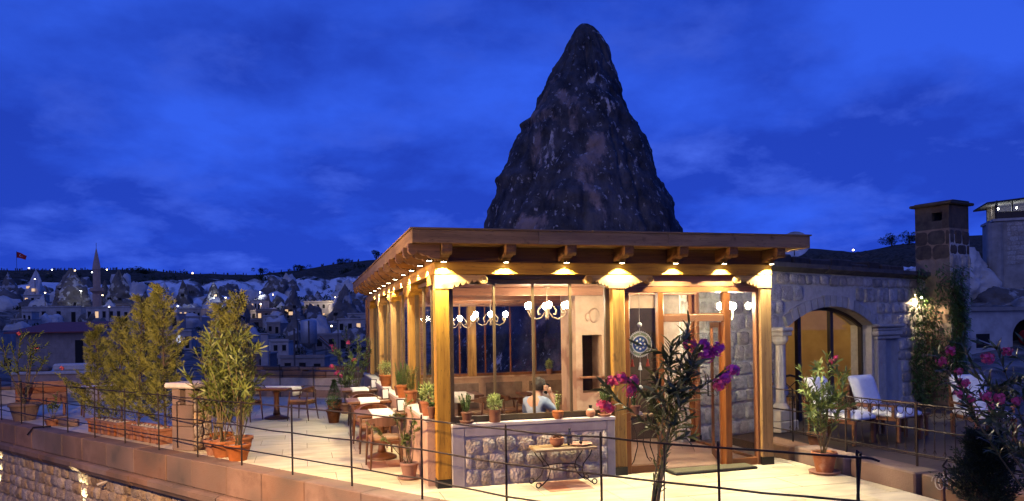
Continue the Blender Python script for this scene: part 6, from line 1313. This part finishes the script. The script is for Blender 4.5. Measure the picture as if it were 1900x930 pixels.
for k in range(26):
    dep = rq.choice((110, 120, 145, 158, 172, 186, 196, 212, 224)) + rq.uniform(-4, 4); tt = rq.uniform(-.66, -.17); p = Vector((CAMP.x, CAMP.y)) + F2 * dep + R2 * dep * tt; w_ = rq.uniform(3, 7)
    mt = rq.choice(('pale_wall', 'block_wall', 'pale_wall', 'brown_stone')); sx_ = 950 + 1400 * tt
    lm = min(LANDM, key=lambda q: abs(q[0] - sx_) + abs(q[1] - dep) * .8); side = 'left of' if sx_ < lm[0] - 12 else 'right of' if sx_ > lm[0] + 12 else 'in front of' if dep < lm[1] else 'behind'
    lb_ = 'dim %s flat-roofed house %s %s' % ({'pale_wall': 'pale', 'block_wall': 'grey block', 'brown_stone': 'brown stone'}[mt], side, lm[2])
    for ad in ('', 'small ', 'squat ', 'low ', 'narrow ', 'wide '):
        if lb_.replace('dim ', 'dim ' + ad) not in USED: lb_ = lb_.replace('dim ', 'dim ' + ad); break
    USED.add(lb_)
    house(lb_, p.x, p.y, ground_z(p.x, p.y) - .4, w_, rq.uniform(3, 5), rq.uniform(2.2, 3.6), mt, rq.choice((2, 3)), 1, (0,) if rq.random() < .22 else (), rz=math.atan2(R2.y, R2.x) + rq.uniform(-.4, .4))
# eroded outcrops and dark scrub between the houses: nobody could count them
rk = random.Random(55)
for nm, m_, cnt, lab in (('rock_outcrops', 'tuff_white', 95, 'pale eroded rock humps scattered through the far town'), ('dark_outcrops', 'tuff_dark', 80, 'dark eroded rock humps scattered through the far town')):
    g = MB()
    for k in range(cnt):
        dep = rk.uniform(150, 330); tt = rk.uniform(-.68, -.15); p = Vector((CAMP.x, CAMP.y)) + F2 * dep + R2 * dep * tt; R_ = rk.uniform(.8, 2.6) * (dep / 200) ** .7; hh = rk.uniform(.7, 2.2); sd_ = rk.uniform(0, 50); bm = bmesh.new(); bmesh.ops.create_icosphere(bm, subdivisions=3, radius=1); z = ground_z(p.x, p.y)
        vs_ = []
        for v in bm.verts: n_ = noise.fractal(v.co * 1.6 + Vector((sd_, 0, 0)), .8, 2.1, 4); q = v.co * (1 + .45 * n_); vs_.append((p.x + q.x * R_ * 1.4, p.y + q.y * R_, z + q.z * R_ * hh))
        g.add(vs_, [tuple(v.index for v in f.verts) for f in bm.faces]); bm.free()
    o = g.build(nm, m_, None, True); o['kind'] = 'stuff'; tag(o, lab, 'rocks')
g = MB()
for k in range(230):
    dep = rk.uniform(90, 420); tt = rk.uniform(-.68, -.15); p = Vector((CAMP.x, CAMP.y)) + F2 * dep + R2 * dep * tt; z = ground_z(p.x, p.y); R_ = rk.uniform(.5, 1.5) * (dep / 180) ** .6
    for q in range(46):
        v = Vector((rk.gauss(0, 1), rk.gauss(0, 1), abs(rk.gauss(0, 1)))).normalized() * R_ * rk.uniform(.4, 1.1); g.leaf(Vector((p.x, p.y, z)) + v, v + Vector((0, 0, .4)), R_ * .45, R_ * .32, Vector((rk.uniform(-1, 1), rk.uniform(-1, 1), 1)))
o = g.build('scrub_bushes', 'leaf_cypress'); o['kind'] = 'stuff'; tag(o, 'dark scrub bushes scattered over the far slopes', 'scrub')
# rooftop ledge lit by the street lamp
t = thing('flat_rooftop', 'flat rooftop with a warm lit ledge below the red roof house', 'roof', (-17.2, 44.3, -1.0), math.atan2(R2.y, R2.x)); MB().box(-2.6, 2.6, 0, 5, -3.5, .5).build('wall', 'pink_plaster', t); MB().cbox(-2.7, 2.7, -.1, 5, .502, .68, .03).build('slab', 'sill_stone', t); MB().cbox(-2.4, -.4, .2, .8, .682, 1.0, .1).build('sandbag', 'brown_stone', t); MB().cbox(-.2, 2.3, .3, 1.2, .682, 1.15, .12).build('sandbag', 'sill_stone', t)
# minaret
t = thing('minaret', 'slender stone minaret with a pointed cap above the town', 'minaret', (-57.3, 223.3, 8.5)); m = 'minaret_stone'
MB().lathe([(1.15, -3), (1.15, 4.2), (1.0, 4.4)], 14).build('shaft', m, t); MB().lathe([(1.0, 4.41), (1.35, 4.8), (1.75, 5.1), (1.75, 5.25)], 14).build('balcony', m, t); MB().lathe([(1.72, 5.26), (1.74, 6.0), (1.64, 6.0), (1.62, 5.3)], 14, cap=False).build('balcony_parapet', m, t); MB().lathe([(.98, 5.26), (.95, 11.0), (1.08, 11.15)], 14).build('upper_shaft', m, t); MB().lathe([(1.12, 11.16), (.8, 13.2), (.4, 15.4), (.1, 17.0)], 14).build('cap', m, t); MB().tube([(0, 0, 17), (0, 0, 18.6)], .06, 6).build('finial', 'slate', t)
# flag on the ridge
fz = ground_z(-166.7, 502.0); t = thing('flag_on_pole', 'red flag with white crescent and star on the ridge at the left', 'flag', (-166.7, 502.0, fz)); MB().tube([(0, 0, -1), (0, 0, 12.5)], .12, 6).build('pole', 'slate', t)
g = MB()
for i in range(9):
    for j in range(6): u, v = i / 8, j / 5; q = R2 * (6.2 * u * (1 - .12 * v)); g.v.append((q.x + F2.x * .5 * math.sin(u * 6), q.y + F2.y * .5 * math.sin(u * 6), 12.3 - 3.6 * v * (1 - .35 * u) - 2.6 * u ** 1.2))
for i in range(8):
    for j in range(5): a = i * 6 + j; g.f.append((a, a + 1, a + 7, a + 6))
fl = g.build('cloth', 'flag_red', t); fl.modifiers.new('thickness', 'SOLIDIFY').thickness = .04
def onflag(u, v, off): q = R2 * (6.2 * u * (1 - .12 * v)); return Vector((q.x + F2.x * (.5 * math.sin(u * 6) - off), q.y + F2.y * (.5 * math.sin(u * 6) - off), 12.3 - 3.6 * v * (1 - .35 * u) - 2.6 * u ** 1.2))
po = [(.38 + .13 * math.cos(a), .5 + .22 * math.sin(a)) for a in [.7 + k * (2 * PI - 1.4) / 12 for k in range(13)]]; pi_ = [(.415 + .105 * math.cos(a), .5 + .178 * math.sin(a)) for a in [.75 + k * (2 * PI - 1.5) / 12 for k in range(13)]]
g = MB(); g.v = [tuple(onflag(u, v, .12)) for u, v in po + pi_]; g.f = [(k, k + 1, 14 + k, 13 + k) for k in range(12)]; g.build('crescent', 'flag_white', t)
st = [(.60 + (.055 if k % 2 == 0 else .022) * math.cos(PI + k * PI / 5), .5 + (.095 if k % 2 == 0 else .038) * math.sin(PI + k * PI / 5)) for k in range(10)]; g = MB(); g.v = [tuple(onflag(u, v, .12)) for u, v in st]; g.f = [tuple(range(10))]; g.build('star', 'flag_white', t)
# silo with conveyor ramp
t = thing('metal_silo', 'round metal silo tank on legs among the roofs', 'silo', (-1.0, 124.9, -1.6), 0); MB().lathe([(.3, .4), (1.35, 1.3), (1.38, 1.32), (1.38, 5.0), (1.2, 5.25), (.1, 5.45)], 20).build('tank', 'steel', t, True)
for k in range(4): a = k * PI / 2 + .6; MB().tube([(1.2 * math.cos(a), 1.2 * math.sin(a), -1.5), (1.2 * math.cos(a), 1.2 * math.sin(a), 1.6)], .09, 6).build('leg', 'slate', t)
MB().box(-.12, .12, -1.45, -1.39, 1.0, 5.2).build('ladder', 'slate', t); MB().tube([(-1.9, -.5, -1.5), (-1.9, -.5, 5.4)], .08, 6).build('pipe', 'slate', t); MB().tube([(-2.1, -.4, 5.2), (-1.2, -.4, 5.3)], .08, 6).build('pipe', 'slate', t)
t = thing('conveyor_ramp', 'dark sloping conveyor ramp right of the silo', 'conveyor', (.6, 123.5, -1.6)); MB().prism([(0, 1.9), (3.8, -1.6), (3.9, -1.2), (.1, 2.3)], lambda u, v, w: (u, w, v), -.35, .35).build('belt', 'slate', t, False, True); MB().tube([(.2, -.4, 2.5), (3.6, -.4, -.6)], .09, 6).build('side_rail', 'frame_x', t); MB().tube([(0, .4, 2.4), (3.8, .4, -1.1)], .06, 6).build('side_rail', 'steel', t)
for x in (1.2, 2.6): MB().tube([(x, 0, -3), (x, 0, 1.9 - x)], .07, 6).build('leg', 'slate', t)
# rough posts and a chimney stack among the near roofs
for i, (x, y, z, h, w, lab) in enumerate(((-6.55, 90.0, -3.5, 5.1, .45, 'square stone chimney stack behind the end wall'), (-2.9, 85.0, -3.5, 5.6, .1, 'thin dark pole between cabin and silo'), (-46.0, 105.0, -2.5, 10.5, .09, 'pale street lamp pole rising before the minaret'), (3.3, 110.0, -3.5, 6.8, .07, 'thin pole right of the silo ramp'))):
    t = thing('roof_chimney' if i == 0 else 'utility_pole', lab, 'chimney' if i == 0 else 'pole', (x, y, z)); MB().cbox(-w, w, -w, w, 0, h, w * .2).build('shaft', 'pale_wall' if i in (0, 2) else 'slate', t); MB().cbox(-w * 1.3, w * 1.3, -w * 1.3, w * 1.3, h, h + .12, w * .1).build('cap', 'pale_wall' if i == 0 else 'slate', t)
    if i == 2: q = R2 * 1.5; MB().tube([(0, 0, h), (q.x * .4, q.y * .4, h + .7), (q.x, q.y, h + .9)], .08, 6).build('arm', 'white_wall', t); MB().tube([(q.x, q.y, h + .9), (q.x * 1.8, q.y * 1.8, h + .95)], .16, 6).build('lamp_head', 'white_wall', t)
# lamps of the town
LAMPS = [(80, 'ridge'), (120, 'ridge'), (160, 'ridge'), (190, 'ridge'), (217, 'ridge'), (303, 'ridge'), (368, 'ridge')]
def town_lamp(label, x, y, h, m_, R_=.45, group='lit lamps of the town'):
    z = ground_z(x, y); t = thing('town_lamp', label, 'street lamp', (x, y, z), 0, group); MB().tube([(0, 0, -1), (0, 0, h)], .09, 5).build('pole', 'slate', t); MB().ico((0, 0, h), R_, 2, 0, (1, 1, .8)).build('lamp_globe', m_, t, True); return t
RL = [(-161.57, 506), (-148.34, 503), (-135.12, 500), (-125.22, 497), (-116.3, 494), (-87.9, 486), (-66.43, 480)]
for i, (x, y) in enumerate(RL): town_lamp('%s lit lamp from the left along the ridge' % ORD[i], x, y, 2.6, 'town_bulb_white' if i % 2 else 'town_bulb_warm', .38, 'lit lamps on the ridge')
for i, (x, y, h, m_, lab) in enumerate(((-64.5, 236, 8.5, 'town_bulb_white', 'bright white lamp just left of the minaret'), (-60.5, 243, 6.5, 'town_bulb_warm', 'lamp right of the minaret shaft'), (-49.1, 200.3, 5, 'town_bulb_warm', 'low lamp right of the minaret foot'), (-86.7, 270, 9, 'town_bulb_warm', 'lamp above the far left cave hotel'), (-30.0, 252, 3.5, 'town_bulb_white', 'lamp lighting the spire on the white slope'), (-25.6, 244, 4, 'town_bulb_white', 'lamp beside the lit spire'), (-75, 240, 6.5, 'town_bulb_warm', 'lamp left of the broad dark spire'), (-13, 204, 4.2, 'town_bulb_warm', 'lamp by the lit balcony'), (-10.5, 222, 5, 'town_bulb_warm', 'lamp right of the arcaded hotel'), (1.5, 212, 3, 'town_bulb_warm', 'lamp before the arched hotel'), (7.0, 215, 4, 'town_bulb_warm', 'lamp right of the arched hotel'), (-14.5, 230, 5.2, 'town_bulb_white', 'lamp on the arcaded hotel terrace'), (-33.5, 203, 5.0, 'town_bulb_white', 'lamp behind the conifers'), (4.0, 160, 2.5, 'town_bulb_warm', 'lamp behind the silo'), (-98, 290, 4, 'town_bulb_white', 'lamp at the far left slope'))): 
    t = town_lamp(lab, x, y, h, m_, .19)
    if i in (0, 4, 5, 7, 9, 10, 11): point(t, 'town_light', (-F2.x * .8, -F2.y * .8, h), 900, (1, .78, .5) if 'warm' in m_ else (.85, .95, 1), .3)
town_lamp('lit lamp on the hill behind the annex roof', 314.45, 370.0, 5, 'town_bulb_warm', .6)
# crowd and bushes on the ridge line
g = MB(); r = random.Random(12)
for k in range(150):
    t_ = r.choice((r.uniform(-.68, -.42), r.uniform(-.68, -.18))); dep = r.uniform(496, 512); p = Vector((CAMP.x, CAMP.y)) + F2 * dep + R2 * dep * t_; z = ground_z(p.x, p.y); h_ = r.uniform(1.5, 1.9)
    g.lathe([(.22, 0), (.32, h_ * .45), (.36, h_ * .75), (.16, h_ * .84), (.2, h_ * .93), (.08, h_)], 6, (p.x, p.y, z - .1))
o = g.build('crowd', 'slate'); o['kind'] = 'stuff'; tag(o, 'dark specks of a far crowd along the ridge line', 'crowd')
def far_tree(label, x, y, h, R_, seed):
    z = ground_z(x, y); t = thing('far_tree', label, 'tree', (x, y, z), 0, 'trees on the ridge'); r = random.Random(seed); MB().tube([(0, 0, -1), (0, 0, h * .5), (r.uniform(-.3, .3), 0, h * .8)], [R_ * .12, R_ * .09, R_ * .03], 6).build('trunk', 'bark', t); g = MB()
    cl = [(Vector((r.gauss(0, .5) * R_, r.gauss(0, .5) * R_, h * r.uniform(.4, .95))), R_ * r.uniform(.3, .55)) for k in range(9)]
    for k in range(1100):
        c, q = cl[k % 9]; v = Vector((r.gauss(0, 1), r.gauss(0, 1), r.gauss(0, 1))).normalized() * q * r.uniform(.5, 1.1); g.leaf(c + v, v + Vector((0, 0, .3)), R_ * .15, R_ * .11, Vector((r.uniform(-1, 1), r.uniform(-1, 1), 1)))
    g.build('crown', 'leaf_cypress', t)
for i, (px_, dep, h_, R_, lab) in enumerate(((485, 498, 4, 3, 'lone dark tree on the ridge above the town'), (700, 498, 6, 3.5, 'dark tree on the ridge beside the pavilion eave'), (260, 470, 4, 4.5, 'left dark tree clump on the hill crest'), (277, 472, 4.5, 3.5, 'right dark tree clump on the hill crest'), (1657, 498, 7, 5, 'dark tree on the hill left of the chimney'), (1690, 495, 7, 5, 'dark tree close to the chimney on the hill'), (560, 500, 2, 4, 'low dark bush on the ridge'), (640, 502, 1.8, 4, 'flat dark bush on the right ridge'))):
    t_ = (px_ - 950) / 1400; p = Vector((CAMP.x, CAMP.y)) + F2 * dep + R2 * dep * t_; far_tree(lab, p.x, p.y, h_, R_, 30 + i)

# right: hotel on the cliff, rocks, white house with tanks
hx, hy, hz = 84.89, 59.55, 4.0; az = math.atan2(R2.y, R2.x) - .35
t = thing('cliff_hotel', 'stone hotel on the cliff with a glazed lit veranda on top', 'building', (hx, hy, hz), az)
MB().box(-6.5, 12, 0, 6, -3, 9.9).build('wall', 'pale_wall', t); MB().box(-6.7, 12.2, -.25, 6, 9.91, 10.2).build('string_course', 'pale_wall', t)
MB().lathe([(.9, -3), (.9, 9.7)], 12, (-6.4, .3, 0)).build('corner_shaft', 'pale_wall', t)
for x, z in ((-2.9, 6.6), (1.2, 6.6), (4.6, 6.6), (-2.9, 3.2), (1.2, 3.2)): w_ = MB().box(x - .5, x + .5, -.08, .2, z, z + .1).build('window', 'pale_wall', t); MB().box(x - .4, x + .4, -.04, .2, z + .101, z + 1.2).build('pane', 'dark_hole', w_)
rubble(t, (-5.2, 0, 0), (1, 0), 8, 4.6, 9.7, (.45, .7), (.6, 1.1), 'annex_stone', depth=.05, seed=91, gap=.05)
MB().box(-6.2, 12, .3, 5.5, 10.21, 10.26).build('veranda_floor', 'roof_flat', t); MB().box(-6.2, 12, 5.0, 5.2, 10.26, 12.3).build('veranda_back', 'slate', t)
for k in range(12): x = -6.1 + k * 1.6; MB().box(x - .07, x + .07, .3, .44, 10.26, 12.5).build('post', 'dark_frame', t)
for k in range(3): MB().box(-6.2, -6.06, .9 + k * 1.9, 1.04 + k * 1.9, 10.26, 12.4).build('post', 'dark_frame', t)
MB().box(-6.2, 12, .32, .4, 11.0, 11.08).build('handrail', 'dark_frame', t); MB().box(-6.2, 12, .34, .38, 10.26, 10.99).build('guard_panel', 'dark_frame', t); MB().box(-6.2, 12, .35, .37, 11.09, 12.4).build('glazing', 'glass', t)
MB().prism([(-7.4, 12.0), (12, 13.4), (12, 13.75), (-7.4, 12.2)], lambda u, v, w: (u, w, v), -.8, 6.5).build('roof', 'dark_cap', t, False, True)
for k, (x, e) in enumerate(((-5.6, .14), (-3.6, .1), (-.6, .12), (1.8, .1))): MB().ico((x, 2.2, 11.7), e, 2).build('veranda_bulb', 'bulb', t, True); point(t, 'veranda_light', (x, 2.0, 11.5), 160, (.9, .95, 1), .2)
for i, (x, y, z, R_, sc, lab) in enumerate(((76, 66, 6.0, 4.2, (1, 1, 1.1), 'pale jagged cliff rock left of the cliff hotel'), (80, 60, 2.0, 4.5, (1.4, 1, .8), 'cliff rock below the cliff hotel'), (70, 55, .5, 4.0, (1.5, 1, .7), 'low rock ledge right of the chimney'), (86, 55, .5, 4.5, (1.6, 1, .7), 'broad rock ledge above the white house'))):
    g = MB(); bm = bmesh.new(); bmesh.ops.create_icosphere(bm, subdivisions=5, radius=1)
    for v in bm.verts: n_ = noise.fractal(v.co * 1.7 + Vector((i * 5, 0, 0)), .9, 2.1, 6); q = v.co * (1 + .35 * n_); g.v.append((q.x * R_ * sc[0], q.y * R_ * sc[1], q.z * R_ * sc[2]))
    g.f = [tuple(v.index for v in f.verts) for f in bm.faces]; bm.free(); o = g.build('cliff_rock', 'tuff_dark' if i != 0 else 'tuff_white', None, True); o.location = (x, y, z); tag(o, lab, 'rock', 'cliff rocks')
wa = math.atan2(R2.y, R2.x) + .25
t = thing('white_house', 'white house wall with a dark arch at the right edge', 'house', (60.5, 45.5, -1.6), wa)
MB().box(-4.2, 1.2, 0, 4, -3, 4.4).build('wall', 'white_wall', t); MB().box(1.2, 7, .0, 4, 3.6, 4.4).build('wall_head', 'white_wall', t); MB().box(4.6, 7, 0, 4, -3, 3.599).build('wall_side', 'white_wall', t); MB().box(1.2, 4.6, 1.6, 1.8, -3, 3.6).build('arch_back', 'dark_hole', t)
pa = [(1.2, 2.2)] + [(2.9 - 1.7 * math.cos(PI * k / 12), 1.9 + 1.7 * math.sin(PI * k / 12)) for k in range(13)] + [(4.6, 3.6), (1.2, 3.6)]; MB().prism(pa, lambda u, v, w: (u, w, v), .01, .3).build('arch_head', 'white_wall', t, False, True)
MB().box(-4.5, 7.2, -.3, 4, 4.402, 4.75).build('roof', 'roof_flat', t); w_ = MB().box(-3.0, -1.4, -.06, .1, .9, 1.0).build('window', 'white_wall', t); MB().box(-2.95, -1.45, -.03, .1, 1.001, 2.3).build('pane', 'dark_hole', w_)
for i, z in enumerate((1.9, .2)): 
    c = Vector((60.5, 45.5, -1.6)) + Vector((math.cos(wa), math.sin(wa), 0)) * 3.4 + Vector((0, 0, z)); o = thing('red_tank', 'upper red cylinder tank before the dark arch' if i == 0 else 'lower red cylinder tank before the dark arch', 'tank', c, wa, 'red tanks'); g = MB(); g.tube([(-1.5, -.5, 0), (-1.42, -.5, 0), (2.6, -.5, 0)], [.5, .7, .7], 18); g.build('barrel', 'red_tank', o, True); MB().tube([(0, -.5, -1.0), (0, -.5, -.6)], .08, 6).build('leg', 'slate', o); MB().tube([(-.9, -.5, 0), (-.8, -.5, 0)], .72, 18).build('band', 'dark_hole', o)
t = thing('stair_rail', 'pale metal stair rail before the white house', 'railing', (57, 44, -1.6), wa); MB().tube([(-3, -1, 2.2), (1, -1, .9), (1, -1, -1)], .06, 6).build('rail', 'white_wall', t); MB().tube([(-3, -1, -1), (-3, -1, 2.2)], .06, 6).build('post', 'white_wall', t)

# ================================================================= street lamp out of the picture, lighting the parapet and shrubs
t = thing('street_lamp', 'tall street lamp on the lane left of the picture', 'street lamp', (-6.6, -2.5, -4.6)); MB().lathe([(.12, 0), (.1, .4), (.07, 1), (.05, 7.2)], 12).build('pole', 'iron', t, True); MB().tube([(0, 0, 7.1), (.3, .4, 7.5), (.9, 1.1, 7.6)], .035, 8).build('arm', 'iron', t, True); MB().cbox(.75, 1.1, 1.0, 1.4, 7.52, 7.62, .02).build('lamp_head', 'iron', t); MB().box(.8, 1.05, 1.05, 1.35, 7.50, 7.518).build('lamp_glass', 'spot_face', t)
spot(t, 'street_light', (.92, 1.2, 7.42), 4200, 170, (1, .60, .30), (.2, .85, -1), .10, .2)
